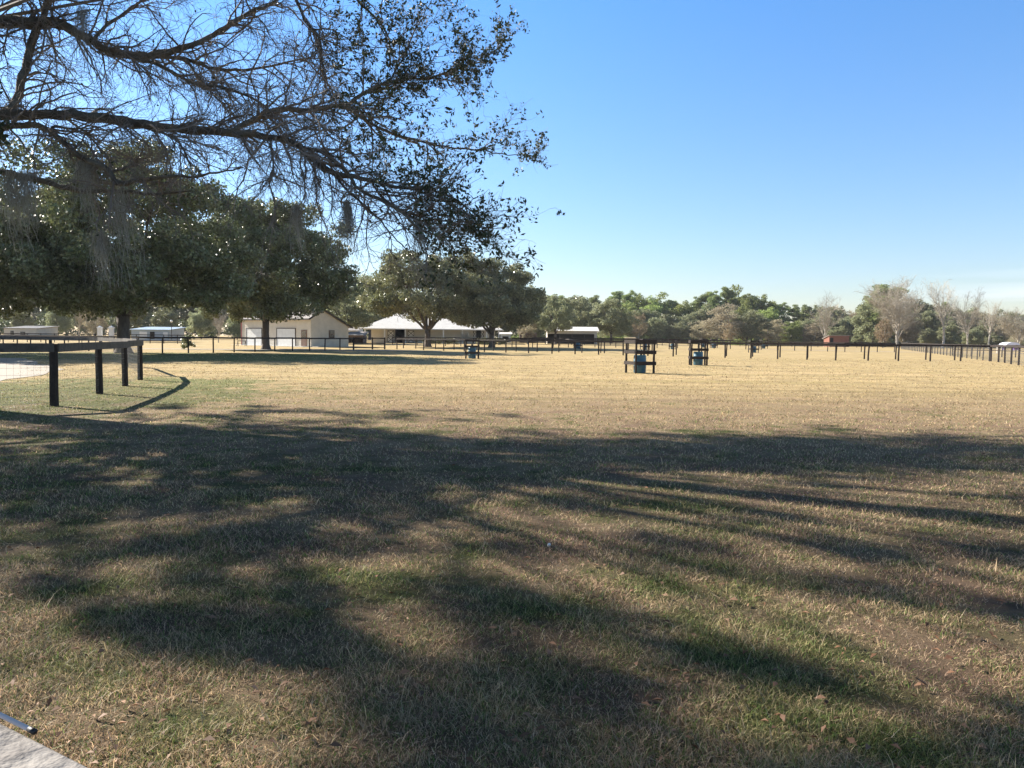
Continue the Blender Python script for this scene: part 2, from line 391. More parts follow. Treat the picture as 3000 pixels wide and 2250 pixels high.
# the drive stays bare
dx = np.abs(Xb + 19.5 + (Yb - 29) * .1)
keep &= ~((Xb < np.interp(Yb, [20, 24, 33, 46], [-14, -15.8, -20.6, -29.2])) & (Yb > 20) & (Yb < 48)) | (rng.uniform(0, 1, NB) < .03)
Xb, Yb, hn = Xb[keep], Yb[keep], hn[keep]; n = len(Xb)
wd = np.maximum(.0016, .00042 * Yb) * rng.uniform(.7, 1.4, n)
ht = (.014 + .030 * hn ** 1.5) * rng.uniform(.5, 1.5, n) * (1 + .006 * Yb)
tall = (rng.uniform(0, 1, n) < .010) & (Yb < 20); ht[tall] *= 2.2
an = rng.uniform(0, 2 * np.pi, n); lean = rng.uniform(.2, 2.0, n) * ht; la = rng.uniform(0, 2 * np.pi, n)
flat = rng.uniform(0, 1, n) < .30; lean[flat] *= 1.7; ht[flat] *= .45
B = np.stack([Xb, Yb, np.zeros(n) - .003], 1)
S = np.stack([np.cos(an), np.sin(an), np.zeros(n)], 1) * wd[:, None]
D1 = np.stack([np.cos(la) * lean * .35, np.sin(la) * lean * .35, ht * .62], 1)
D2 = np.stack([np.cos(la) * lean, np.sin(la) * lean, ht], 1)
Vq = np.stack([B - S, B + S, B + D1 + S * .75, B + D2, B + D1 - S * .75], 1)   # 5-gon blade
me = bpy.data.meshes.new('grass'); me.vertices.add(n * 5); me.vertices.foreach_set('co', Vq.reshape(-1).astype(np.float32))
idx = np.arange(n)[:, None] * 5
lp = np.concatenate([idx + np.array([[0, 1, 2, 4]]), idx + np.array([[4, 2, 3]])], 1).astype(np.int32).reshape(-1)
me.loops.add(len(lp)); me.loops.foreach_set('vertex_index', lp)
me.polygons.add(n * 2); st = (np.arange(n)[:, None] * 7 + np.array([[0, 4]])).astype(np.int32).reshape(-1)
me.polygons.foreach_set('loop_start', st); me.polygons.foreach_set('loop_total', np.tile([4, 3], n).astype(np.int32))
me.update(calc_edges=True)
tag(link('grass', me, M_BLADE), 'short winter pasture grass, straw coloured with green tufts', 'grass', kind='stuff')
nt_ = 9000; Yt = 2.0 + 16 * rng.uniform(0, 1, nt_) ** 1.5; Xt = rng.uniform(-1, 1, nt_) * (.75 * Yt + 1)
at = rng.uniform(0, 2 * np.pi, nt_); lt = rng.uniform(.02, .065, nt_); zt_ = rng.uniform(.008, .03, nt_); rise_ = rng.uniform(-.01, .05, nt_)
dt = np.stack([np.cos(at) * lt, np.sin(at) * lt, rise_], 1); st_ = np.stack([-np.sin(at), np.cos(at), np.zeros(nt_)], 1) * np.maximum(.0008, .0002 * Yt)[:, None]
ct = np.stack([Xt, Yt, zt_], 1)
tag(link('straw', quads_mesh('straw', np.stack([ct - st_, ct + st_, ct + dt + st_ * .4, ct + dt - st_ * .4], 1)), mat('dead_stems', (.62, .49, .33), (.50, .38, .25), .7, 3, island=.35)), 'dead pale grass stems lying over the turf', 'straw', kind='stuff')
nl_ = 3400; Yl = 2.0 + 20 * rng.uniform(0, 1, nl_) ** 1.6; Xl = rng.uniform(-1, .9, nl_) * (.7 * Yl + 1)
Cl = np.stack([Xl, Yl, rng.uniform(.012, .04, nl_)], 1)
a = rng.normal(size=(nl_, 3)); a[:, 2] *= .25; a /= np.linalg.norm(a, axis=1)[:, None]
bb = np.cross(a, np.array([[0, 0, 1.]]) + rng.normal(size=(nl_, 3)) * .35); bb /= np.linalg.norm(bb, axis=1)[:, None]
s = rng.uniform(.5, 1.25, (nl_, 1)); up_ = np.array([[0, 0, .008]])
LV = np.stack([Cl - a * .024 * s, Cl - bb * .011 * s + up_, Cl + a * .024 * s, Cl + bb * .011 * s + up_], 1)
tag(link('fallen_leaves', quads_mesh('fallen_leaves', LV), M_DEAD), 'dry brown leaves fallen over the shaded grass', 'leaf litter', kind='stuff')

# ------------------------------------------------------------------ trees
def walk(R, p, d, L_, r_, n=6, wob=.18, droop=0., taper=.35):
    pts = [Vector(p)]; d = Vector(d).normalized(); rad = [r_]
    for i in range(n):
        d = (d + Vector((R.gauss(0, wob), R.gauss(0, wob), R.gauss(0, wob) - droop))).normalized()
        pts.append(pts[-1] + d * (L_ / n)); rad.append(r_ * (1 - (1 - taper) * (i + 1) / n))
    return pts, rad
def clump_leaves(rg, clumps, per, l, w, flat=.7):
    Cs = []
    for (c, r_) in clumps:
        n = max(3, int(per * r_ * r_))
        d = rg.normal(size=(n, 3)); d /= np.linalg.norm(d, axis=1)[:, None]
        q = d * (r_ * rg.uniform(0, 1, (n, 1)) ** .45); q[:, 2] *= flat
        Cs.append(q + np.array(c))
    return leaves(rg, np.concatenate(Cs), l, w)

def oak_meshes(seed, H, R_, cb, tr_, nclump, per, l, w, cr_=(.8, 1.6), fork=None, low=.35, trunk_lean=(0, 0)):
    R = random.Random(seed); rg = np.random.default_rng(seed)
    tk = MB(); fk = fork or cb * .8
    base = [Vector((0, 0, -.1)), Vector((0, 0, .12)), Vector((0, 0, .5)), Vector((trunk_lean[0] * .5, trunk_lean[1] * .5, fk * .55)), Vector((trunk_lean[0], trunk_lean[1], fk))]
    tk.tube(base, [tr_ * 1.7, tr_ * 1.45, tr_ * 1.12, tr_ * .95, tr_ * 1.0], 12)
    cz = cb + (H - cb) * low; clumps = []
    nl = 7
    for i in range(nl):
        an = 2 * math.pi * (i + R.random() * .6) / nl
        el = R.choice([.45, .7, 1.0])
        tgt = Vector((math.cos(an) * R_ * .62 * (1.25 - .5 * el), math.sin(an) * R_ * .62 * (1.25 - .5 * el), fk + (H - fk) * (.22 + .5 * el)))
        p0 = base[-1] - Vector((0, 0, .35)); mid = p0.lerp(tgt, .45) + Vector((0, 0, -.06 * R_ + .12 * R_ * el)) + Vector((R.gauss(0, .3), R.gauss(0, .3), 0))
        pts = []
        for k in range(9):
            f = k / 8; pts.append(p0 * (1 - f) ** 2 + mid * 2 * f * (1 - f) + tgt * f * f + Vector((R.gauss(0, .08), R.gauss(0, .08), R.gauss(0, .08))) * (R_ / 8))
        r0_ = tr_ * R.uniform(.42, .62)
        tk.tube(pts, [r0_ * (1 - .75 * k / 8) for k in range(9)], 7)
        for k in range(3, 9):
            for q in range(2):
                d = Vector((R.gauss(0, 1), R.gauss(0, 1), R.gauss(.2, .7))).normalized() * 1.0 + (pts[k] - pts[k - 1]).normalized()
                a_, b_ = walk(R, pts[k], d, R_ * R.uniform(.2, .4), r0_ * .28 * (1.1 - k / 12), 5, .25)
                tk.tube(a_, b_, 4)
    k = 0
    while len(clumps) < nclump and k < nclump * 12:
        k += 1
        d = Vector((R.gauss(0, 1), R.gauss(0, 1), R.gauss(.12, 1))).normalized()
        rr = R.uniform(.0, 1) ** .33
        nzv = 1 + .30 * noise.noise(d * 1.9 + Vector((seed, 0, 0))) + .12 * noise.noise(d * 5 + Vector((0, seed, 0)))
        zr = (H - cz) if d.z > 0 else (cz - cb)
        p = Vector((d.x * R_ * rr * nzv, d.y * R_ * rr * nzv, cz + d.z * zr * rr * nzv))
        if rr < .45: continue
        if noise.noise(p * (3.4 / R_) + Vector((seed * 3, 1, 2))) < -.20: continue
        clumps.append((p, R.uniform(*cr_)))
    V = clump_leaves(rg, clumps, per, l, w)
    return tk.mesh('trunk'), quads_mesh('crown', V)

def place_oak(name, pos, label, seed, mat_=M_OAK, bark=M_BARK, group=None, rz=0, cat='tree', **k):
    e = empty(name, pos, label, cat, group, rz)
    tm, cm = oak_meshes(seed, **k)
    link('trunk', tm, bark, e, True); link('crown', cm, mat_, e)
    return e
P1 = A(362, 1033, 64); P1.z = 0
place_oak('oak_tree', P1, 'large dark live oak with thick forked trunk and hanging moss beyond the curved corner fence', 3,
          H=16.2, R_=10.2, cb=3.6, tr_=.50, nclump=400, per=230, l=.13, w=.08, cr_=(.8, 1.7), fork=3.0, low=.30)
P2 = gnd(-43.5, 57)
place_oak('oak_tree', P2, 'dark live oak at the left edge of the view, its trunk outside the frame', 8,
          H=14.4, R_=9.8, cb=2.7, tr_=.5, nclump=300, per=210, l=.13, w=.08, cr_=(.8, 1.7), low=.30)
P3 = gnd(-27.6, 88)
place_oak('oak_tree', P3, 'dark live oak standing in front of the cream garage doors', 14,
          H=17.0, R_=9.6, cb=3.5, tr_=.37, nclump=340, per=190, l=.15, w=.095, cr_=(.9, 1.8), fork=3.3, low=.30)
P4 = gnd(-12.3, 114)
place_oak('oak_tree', P4, 'broad grey-green live oak in front of the white roofed barn', 21, M_OAK2,
          H=13.8, R_=9.5, cb=4.3, tr_=.42, nclump=270, per=170, l=.16, w=.10, cr_=(.8, 1.6), fork=2.6, low=.3)
P5 = gnd(-3.1, 116)
place_oak('oak_tree', P5, 'dark live oak at the right end of the white roofed barn', 27, M_OAK2,
          H=12.8, R_=7.8, cb=3.1, tr_=.36, nclump=230, per=170, l=.16, w=.10, cr_=(.8, 1.6), fork=2.2, low=.3)

# tree kinds for the woods, built once and copied
def pine_meshes(seed, H=18, R_=3.6):
    R = random.Random(seed); rg = np.random.default_rng(seed); tk = MB()
    pts, rad = walk(R, (0, 0, -.1), (0, 0, 1), H * .95, .26, 8, .03, 0, .3); tk.tube(pts, rad, 7)
    cl = []
    for i in range(44):
        f = R.uniform(.42, 1); z = H * f; an = R.random() * 6.28
        ext = R_ * (1.15 - abs(f - .68) * 2.3) * R.uniform(.4, 1.1)
        p = Vector((math.cos(an) * ext, math.sin(an) * ext, z + R.uniform(-.3, .4)))
        q = pts[min(8, int(f * 8))]; tk.tube([q, q.lerp(p, .5) + Vector((0, 0, .1)), p], [.09, .06, .03], 4)
        cl.append((p, R.uniform(.8, 1.45))); cl.append((q.lerp(p, .55), R.uniform(.6, 1.1)))
    return tk.mesh('trunk'), quads_mesh('crown', clump_leaves(rg, cl, 150, .22, .10, .6))
def bush_meshes(seed, H=11, R_=4.2, per=105, n=135, leaf=.20):
    R = random.Random(seed); rg = np.random.default_rng(seed); tk = MB()
    pts, rad = walk(R, (0, 0, -.1), (0, 0, 1), H * .75, .22, 6, .06, 0, .3); tk.tube(pts, rad, 6)
    for i in range(8):
        q = pts[R.randint(1, 5)]; a_, b_ = walk(R, q, (R.gauss(0, 1), R.gauss(0, 1), .8), H * .35, .08, 5, .15); tk.tube(a_, b_, 4)
    cl = []
    for i in range(n):
        d = Vector((R.gauss(0, 1), R.gauss(0, 1), R.gauss(0, 1))).normalized(); rr = R.uniform(.5, 1)
        nv = 1 + .35 * noise.noise(d * 2 + Vector((seed, 2, 1)))
        cl.append((Vector((d.x * R_ * rr * nv, d.y * R_ * rr * nv, H * .54 + d.z * H * .46 * rr * nv)), R.uniform(.6, 1.3)))
    return tk.mesh('trunk'), quads_mesh('crown', clump_leaves(rg, cl, per, leaf, leaf * .6, .75))
def bare_meshes(seed, H=13, R_=5, nt=9, r0_=.22, tw=.012, dens=1.0, spread=.55):
    R = random.Random(seed); tk = MB(); cr = MB()
    pts, rad = walk(R, (0, 0, -.1), (R.gauss(0, .05), R.gauss(0, .05), 1), H * .30, r0_, 5, .06, 0, .8); tk.tube(pts, rad, 7)
    lead = [(pts[-1], r0_ * .7)]
    L2 = []
    for i in range(nt):
        an = 6.28 * i / nt + R.random(); s_ = R.uniform(.15, spread)
        p0 = pts[R.randint(2, 5)] if i > 2 else pts[-1]
        a_, b_ = walk(R, p0, (math.cos(an) * s_, math.sin(an) * s_, 1), H * R.uniform(.5, .70), r0_ * R.uniform(.35, .6), 8, .10, 0, .2)
        tk.tube(a_, b_, 5); L2 += [(a_[k], (a_[k] - a_[k - 1]).normalized(), b_[k]) for k in range(2, 9)]
    L3 = []
    for (p, d, r_) in L2:
        for q in range(int(3 * dens)):
            dd = d + Vector((R.gauss(0, .6), R.gauss(0, .6), R.gauss(.0, .35)))
            a_, b_ = walk(R, p, dd, H * R.uniform(.10, .22), max(.014, r_ * .38), 5, .16, -.03, .3)
            cr.tube(a_, b_, 3); L3 += [(a_[k], (a_[k] - a_[k - 1]).normalized()) for k in range(1, 6)]
    for (p, d) in L3:
        for q in range(int(3 * dens)):
            dd = d + Vector((R.gauss(0, .6), R.gauss(0, .6), R.gauss(.1, .45)))
            a_, b_ = walk(R, p, dd, R.uniform(.5, 1.3), tw, 2, .22, -.03, .5); cr.tube(a_, b_, 3, False)
    return tk.mesh('trunk'), cr.mesh('crown')

KINDS = {}
def kind_set(k, meshes, leafm, barkm): KINDS[k] = (meshes, leafm, barkm)
pines = [pine_meshes(40 + i) for i in range(3)]; bushes = [bush_meshes(50 + i) for i in range(4)]
thin = [bush_meshes(60 + i, per=60, n=110, leaf=.17) for i in range(2)]
bares = [bare_meshes(70), bare_meshes(71, nt=12, dens=1.35, spread=.8), bare_meshes(72, nt=6, r0_=.30)]
small = []
for q in range(2):
    small.append(oak_meshes(90 + q, H=11.5, R_=5.2, cb=3.2, tr_=.26, nclump=130, per=130, l=.17, w=.11, cr_=(.7, 1.3), fork=2.6, low=.3))
kind_set('grove', small, M_OLIVE, M_BARK)
kind_set('pine', pines, M_PINE, M_BARK); kind_set('green', bushes, M_GREENL, M_BARK)
kind_set('olive', bushes, M_OLIVE, M_BARK); kind_set('dark', bushes, M_OAK2, M_BARK)
kind_set('tan', thin, M_TAN, M_PALEBARK); kind_set('rust', thin, M_RUST, M_PALEBARK); kind_set('bare', bares, M_BARE, M_PALEBARK)
BASEH = {'grove': 11.5, 'pine': 18.8, 'green': 11.5, 'olive': 11.5, 'dark': 11.5, 'tan': 11.5, 'rust': 11.5, 'bare': 13}
NAMES = {'grove': 'broadleaf_tree', 'pine': 'pine_tree', 'green': 'broadleaf_tree', 'olive': 'broadleaf_tree', 'dark': 'broadleaf_tree', 'tan': 'broadleaf_tree', 'rust': 'broadleaf_tree', 'bare': 'bare_tree'}
RT = random.Random(99)
def wood_tree(kind, pos, h, label, group=None, wide=1.0, var=None):
    ms, lm, bm = KINDS[kind]; tm, cm = ms[(var if var is not None else RT.randint(0, 9)) % len(ms)]
    s_ = h / BASEH[kind]
    e = empty(NAMES[kind], pos, label, 'tree', group, RT.random() * 6.28); e.scale = (s_ * wide, s_ * wide, s_)
    a_ = link('trunk', tm, bm, e); c_ = bpy.data.objects.new('crown', cm); COL.objects.link(c_); c_.parent = e
    if not cm.materials: cm.materials.append(lm)
    c_.material_slots[0].link = 'OBJECT'; c_.material_slots[0].material = lm
    return e
SKY = [(1580, 862), (1680, 856), (1750, 861), (1800, 851), (1850, 849), (1880, 860), (1930, 863), (1960, 868), (2000, 880), (2040, 860), (2100, 843),
       (2180, 842), (2230, 860), (2260, 883), (2300, 880), (2350, 890), (2400, 878), (2470, 890), (2520, 885), (2560, 846), (2590, 833), (2620, 850),
       (2700, 872), (2760, 878), (2800, 893), (2870, 896), (2950, 905), (3060, 892)]
def skyl(x):
    for (a_, b_), (c_, d_) in zip(SKY, SKY[1:]):
        if a_ <= x <= c_: return b_ + (d_ - b_) * (x - a_) / (c_ - a_)
    return SKY[-1][1] if x > 2000 else SKY[0][1]
ORD = ['first', 'second', 'third', 'fourth', 'fifth', 'sixth', 'seventh', 'eighth', 'ninth', 'tenth', 'eleventh', 'twelfth', 'thirteenth', 'fourteenth', 'fifteenth', 'sixteenth', 'seventeenth', 'eighteenth', 'nineteenth', 'twentieth', 'twenty-first', 'twenty-second', 'twenty-third', 'twenty-fourth', 'twenty-fifth', 'twenty-sixth', 'twenty-seventh', 'twenty-eighth', 'twenty-ninth', 'thirtieth']
LOOK = {'grove': 'spreading grey-green tree', 'pine': 'tall dark green pine', 'green': 'bushy green tree', 'olive': 'dull olive tree', 'dark': 'dark evergreen tree', 'tan': 'thin tan leafed tree', 'rust': 'small rust red leafed tree', 'bare': 'bare pale winter tree'}
cnt = {}
def row(xs_, Y, kinds, drop, rowname, jitter=10, wd=1.0):
    for x in xs_:
        k = kinds(x); Yj = Y + RT.uniform(-jitter, jitter)
        p = A(x, 1000, Yj); p.z = zt(p.x, p.y)
        top = skyl(x) + drop() * 1.0
        h = max(4, A(x, top, Yj).z - p.z)
        i = cnt.get((k, rowname), 0); cnt[(k, rowname)] = i + 1
        wood_tree(k, p, h, f'{LOOK[k]}, {rowname} of far treeline, {ORD[i]} such from the left', 'trees of the far treeline', wd * RT.uniform(.85, 1.25))
def kback(x):
    if x < 1720: return RT.choice(['olive', 'pine', 'dark'])
    if x < 2270: return RT.choice(['pine', 'pine', 'pine', 'green'])
    if x < 2520: return RT.choice(['olive', 'pine', 'tan'])
    if x < 2640: return 'pine'
    return RT.choice(['olive', 'tan', 'pine'])
def kfront(x):
    if x < 1800: return RT.choice(['dark', 'olive', 'dark'])
    if x < 2300: return RT.choice(['green', 'green', 'olive', 'tan', 'dark'])
    if x < 2560: return RT.choice(['olive', 'tan', 'green', 'olive'])
    if x < 2700: return RT.choice(['green', 'tan', 'olive'])
    return RT.choice(['tan', 'olive', 'olive', 'green'])
row(range(1585, 3080, 32), 275, kback, lambda: RT.uniform(-4, 14), 'back row')
row(range(1600, 3080, 58), 250, kfront, lambda: RT.uniform(28, 52), 'middle row', 6)
row(range(1790, 3080, 66), 232, kfront, lambda: RT.uniform(50, 100), 'front row', 5, 1.35)
for x, top, Y, w_, v, lab in ((2415, 868, 215, .9, 0, 'spreading bare pale tree behind the small red shed'), (2630, 822, 205, 1.25, 1, 'widest bare pale tree, with several trunks, right of the tall green pine'),
                        (2762, 815, 200, .8, 2, 'tall bare tree reaching highest above the right fence'),
                        (2835, 860, 205, .9, 0, 'bare tree with forked crown right of the tall bare tree'), (2898, 880, 190, .7, 2, 'slim bare tree with white trunk near the right edge'),
                        (2985, 905, 150, 1.3, 1, 'low spreading bare tree over the white canopies')):
    p = A(x, 1000, Y); p.z = zt(p.x, p.y); wood_tree('bare', p, A(x, top, Y).z - p.z, lab, None, w_, v)
for x, top, Y, k, w_, lab in ((2592, 832, 226, 'pine', 1.7, 'tall green pine top rising beside the widest bare tree'), (2556, 868, 228, 'olive', 1.0, 'olive green tree just left of the tall pine at right')):
    p = A(x, 1000, Y); p.z = zt(p.x, p.y); wood_tree(k, p, A(x, top, Y).z - p.z, lab, None, w_, 1)
for x, top, Y, k, lab in ((2588, 925, 200, 'rust', 'rust red leafed tree inside the widest bare tree'), (2135, 935, 222, 'rust', 'small yellow brown shrub tree at the foot of the far treeline'), (1870, 905, 226, 'rust', 'rusty brown conifer shaped tree left of the tall pines')):
    p = A(x, 1000, Y); p.z = zt(p.x, p.y); wood_tree(k, p, A(x, top, Y).z - p.z, lab, None, .7)
def undergrowth(name, pts, label, seed, lm, hmax=3.6):
    rg = np.random.default_rng(seed); cl = []
    for (a_, b_) in zip(pts, pts[1:]):
        n = int((b_ - a_).length / .9)
        for k in range(n):
            c = a_.lerp(b_, k / n); zb = zt(c.x, c.y)
            for j in range(4):
                cl.append((Vector((c.x + rg.normal() * 1.2, c.y + rg.normal() * 2.0, zb + rg.uniform(.2, 1) * hmax * (0.6 + .5 * noise.noise(Vector((c.x * .15, c.y * .15, j)))))), rg.uniform(.7, 1.3)))
    tag(link(name, quads_mesh(name, clump_leaves(rg, cl, 70, .20, .12, .8)), lm), label, 'undergrowth', kind='stuff')
undergrowth('undergrowth', [A(1580, 1000, 255), A(2300, 1000, 256), A(3150, 1000, 250)], 'mixed undergrowth along the foot of the far treeline', 5, M_OLIVE)
undergrowth('undergrowth', [A(1480, 1000, 230), A(1700, 1000, 238), A(2350, 1000, 243)], 'green thicket in front of the far treeline', 6, M_GREENL, 2.2)
undergrowth('undergrowth', [A(-250, 1000, 185), A(700, 1000, 190), A(1650, 1000, 205)], 'dark undergrowth filling the wood behind the left paddocks and barn', 7, M_OAK, 7.0)
# mid-distance trees between barn and treeline
for x, top, Y, k, w_, lab in ((1627, 860, 150, 'grove', .9, 'grey-green oak shading the left end of the long open shed'),
                        (1700, 868, 178, 'grove', 1.2, 'olive crowned tree behind the long open shed'),
                        (1790, 872, 172, 'grove', 1.15, 'dark green oak just right of the long open shed'),
                        (1560, 880, 182, 'olive', 1.1, 'olive tree behind the right barn oak'),
                        (1010, 838, 136, 'grove', 1.3, 'grey-green mossy tree behind the garage roof'),
                        (1085, 800, 190, 'grove', 1.2, 'tall grey-green tree behind the left end of the barn'),
                        (940, 870, 160, 'dark', 1.2, 'dark tree behind the right slope of the garage roof'),
                        (1440, 765, 175, 'bare', 1.0, 'pale bare tree rising behind the barn oaks'),
                        (1545, 910, 150, 'tan', .8, 'small tan tree beside the brown boarded pen'),
                        (233, 860, 92, 'bare', .55, 'slender white trunked bare tree left of the big oak trunk'),
                        (1362, 968, 108, 'bare', .9, 'very small bare sapling in front of the barn wall'),
                        (640, 900, 130, 'bare', .8, 'bare grey tree left of the cream garage')):
    p = A(x, 1000, Y); p.z = zt(p.x, p.y); wood_tree(k, p, A(x, top, Y).z - p.z, lab, None, w_)
cnt2 = {}
def left_row(xs_, Y, kinds, tops, nm):
    for i, x in enumerate(xs_):
        k = RT.choice(kinds); Yj = Y + RT.uniform(-5, 5); p = A(x, 1000, Yj); p.z = zt(p.x, p.y)
        j = cnt2.get((k, nm), 0); cnt2[(k, nm)] = j + 1
        wood_tree(k, p, A(x, RT.uniform(*tops), Yj).z - p.z, f'{LOOK[k]}, {nm} behind left paddocks, {ORD[j]} such from the left', 'trees behind the left paddocks')
left_row(range(-60, 1600, 85), 200, ['dark', 'olive', 'green', 'dark'], (790, 850), 'back wood')
left_row(range(-40, 860, 105), 168, ['olive', 'tan', 'dark', 'olive'], (885, 925), 'front thicket')

# ------------------------------------------------------------------ the oak that overhangs the view
def overhanging_oak():
    R = random.Random(4); rg = np.random.default_rng(4)
    base = Vector((-15.4, 18.2, 0))
    e = empty('oak_tree', base, 'near oak whose long mossy limbs overhang the upper left of the view', 'tree')
    tk = MB(); tw = MB(); T0 = -base
    def tb(mb, pts, rad, n): mb.tube([Vector(p) + T0 for p in pts], rad, n)
    fork = Vector((-15.0, 18.2, 4.2))
    tb(tk, [base + Vector((0, 0, -.2)), base + Vector((0, 0, .3)), base + Vector((.1, 0, 1.5)), fork, fork + Vector((.3, .2, 2)), fork + Vector((0, .5, 4.5)), fork + Vector((-.4, .6, 7))], [.85, .62, .52, .48, .40, .3, .18], 14)
    Y0 = 17.0
    limbs = [  # (px, py, Y, radius)
        [(-330, 420, 18, .2), (-150, 345, 17.6, .16), (0, 337, 17.3, .135), (180, 338, 17, .125), (300, 346, 16.8, .12), (420, 366, 16.6, .115), (560, 379, 16.4, .10), (700, 392, 16.2, .085), (800, 403, 16, .075), (870, 425, 15.9, .07), (905, 460, 15.8, .068), (980, 508, 15.7, .062), (1060, 524, 15.6, .052), (1180, 550, 15.5, .042), (1260, 568, 15.4, .032), (1360, 620, 15.3, .022), (1430, 680, 15.2, .01)],
        [(670, 388, 16.2, .06), (740, 352, 16.6, .065), (800, 328, 17, .068), (900, 320, 17.3, .06), (1010, 315, 17.7, .055), (1060, 345, 18, .045), (1110, 375, 18.2, .04), (1200, 405, 18.5, .032), (1300, 430, 18.8, .026), (1420, 442, 19, .018), (1510, 455, 19.2, .012), (1585, 448, 19.3, .004)],
        [(1010, 315, 17.7, .045), (1060, 278, 17.9, .045), (1140, 236, 18.2, .038), (1270, 225, 18.6, .03), (1340, 195, 18.8, .022), (1410, 178, 19, .015), (1480, 120, 19.1, .006)],
        [(1140, 236, 18.2, .028), (1180, 170, 18.4, .022), (1215, 90, 18.6, .016), (1260, 10, 18.8, .010), (1290, -60, 19, .006)],
        [(-300, 180, 18, .2), (-120, 85, 18, .17), (0, 67, 18, .15), (100, 68, 18, .15), (160, 66, 18, .14), (215, 92, 18.1, .12), (270, 122, 18.2, .11), (330, 155, 18.4, .10), (430, 164, 18.6, .09), (560, 131, 18.9, .075), (660, 84, 19.2, .06), (720, 42, 19.4, .05), (790, 12, 19.6, .04), (900, -60, 20, .02)],
        [(430, 164, 18.6, .06), (540, 172, 18.9, .05), (640, 205, 19.1, .042), (740, 204, 19.4, .036), (860, 178, 19.7, .028), (960, 170, 20, .015)],
        [(330, 160, 18.4, .05), (450, 185, 18.2, .045), (560, 240, 18, .038), (700, 270, 17.9, .032), (800, 325, 17.9, .022)],
        [(30, 350, 17.2, .10), (52, 270, 17.4, .10), (78, 180, 17.7, .095), (100, 100, 18, .1), (130, 40, 18.2, .08), (150, -60, 18.4, .06)],
        [(-250, 420, 17.8, .12), (-80, 385, 17.2, .09), (60, 366, 17, .075), (130, 375, 16.8, .07), (180, 415, 16.6, .065), (250, 465, 16.3, .062), (310, 490, 16.1, .06), (345, 535, 16, .065), (400, 530, 16, .05), (480, 518, 15.8, .04), (580, 515, 15.7, .03), (650, 503, 15.6, .02), (712, 490, 15.5, .014)],
        [(320, 505, 16.1, .03), (360, 495, 16.2, .03), (395, 478, 16.3, .025), (412, 466, 16.4, .02)],
        [(-200, 470, 18, .10), (-60, 490, 17.4, .085), (60, 515, 17, .075), (150, 535, 16.8, .068), (240, 562, 16.6, .06), (320, 558, 16.5, .045), (400, 566, 16.4, .04), (480, 568, 16.4, .03), (560, 560, 16.3, .015)],
        [(410, 355, 16.6, .035), (470, 385, 16.4, .03), (520, 412, 16.2, .028), (545, 450, 16.1, .025), (558, 488, 16, .016)],
        [(150, 372, 16.8, .03), (240, 380, 16.6, .026), (280, 420, 16.5, .02), (310, 455, 16.4, .014), (335, 500, 16.2, .006)],
        [(880, 432, 15.9, .045), (955, 450, 15.6, .045), (1017, 506, 15.3, .042), (1053, 555, 15.1, .036), (1125, 591, 14.9, .034), (1180, 624, 14.7, .03), (1223, 665, 14.5, .024), (1290, 690, 14.4, .014), (1380, 700, 14.3, .005)],
        [(985, 515, 15.7, .03), (1017, 558, 15.6, .028), (1060, 596, 15.5, .028), (1107, 640, 15.4, .022), (1150, 690, 15.3, .016), (1200, 740, 15.2, .006)],
        [(1090, 530, 15.6, .028), (1120, 580, 15.5, .026), (1170, 615, 15.4, .028), (1260, 640, 15.3, .022), (1340, 655, 15.2, .016), (1450, 690, 15.1, .006)],
        [(1180, 550, 15.5, .028), (1280, 560, 15.3, .022), (1360, 600, 15.2, .016), (1410, 645, 15.1, .008)],
        [(854, -40, 19.5, .045), (894, 60, 19.2, .04), (934, 108, 19, .036), (945, 180, 18.8, .03), (952, 250, 18.5, .02), (948, 300, 18.2, .012)],
        [(1010, -60, 19.6, .04), (1060, 15, 19.4, .034), (1110, 60, 19.3, .028), (1140, 120, 19.2, .02), (1145, 180, 19, .012)],
        [(545, 175, 18.9, .028), (600, 250, 18.6, .026), (650, 300, 18.4, .02), (690, 350, 18, .012)],
        [(270, 122, 18.2, .045), (330, 60, 18.6, .04), (410, 10, 18.8, .03), (480, -50, 19, .02)],
        [(790, 405, 16, .024), (800, 480, 15.8, .02), (790, 540, 15.7, .016), (805, 600, 15.7, .008)],
    ]
    tips = []
    for lb in limbs:
        P = [A(x, y, Yd) for x, y, Yd, _ in lb]; rr = [q[3] for q in lb]
        # smooth subdivide with little crooks
        pts = []; rad = []
        for i in range(len(P) - 1):
            a_ = P[max(i - 1, 0)]; b_ = P[i]; c_ = P[i + 1]; d_ = P[min(i + 2, len(P) - 1)]
            for k in range(4):
                t = k / 4
                v = .5 * ((2 * b_) + (c_ - a_) * t + (2 * a_ - 5 * b_ + 4 * c_ - d_) * t * t + (3 * b_ - a_ - 3 * c_ + d_) * t ** 3)
                r_ = rr[i] + (rr[i + 1] - rr[i]) * t
                pts.append(v + Vector((R.gauss(0, .012), R.gauss(0, .03), R.gauss(0, .012)))); rad.append(r_ * R.uniform(.92, 1.1))
        pts.append(P[-1]); rad.append(rr[-1])
        tb(tk, pts, [q_ * .86 for q_ in rad], 8)
        for i in range(2, len(pts) - 1):
            tips.append((pts[i], (pts[i + 1] - pts[i - 1]).normalized(), rad[i]))
    # second-order boughs
    L2 = []; LC = []
    def leafiness(p):
        q = proj(p)
        if not q: return 1
        x, y = q
        if x < -30: return .7
        s_ = sstep(820, 1220, x + (y - 300) * -.12)
        if y > 480 and x < 1080: s_ *= .35
        s_ *= 1.25 - (.80 if x < 1230 else .45) * sstep(430, 600, y)
        return .05 + .95 * s_
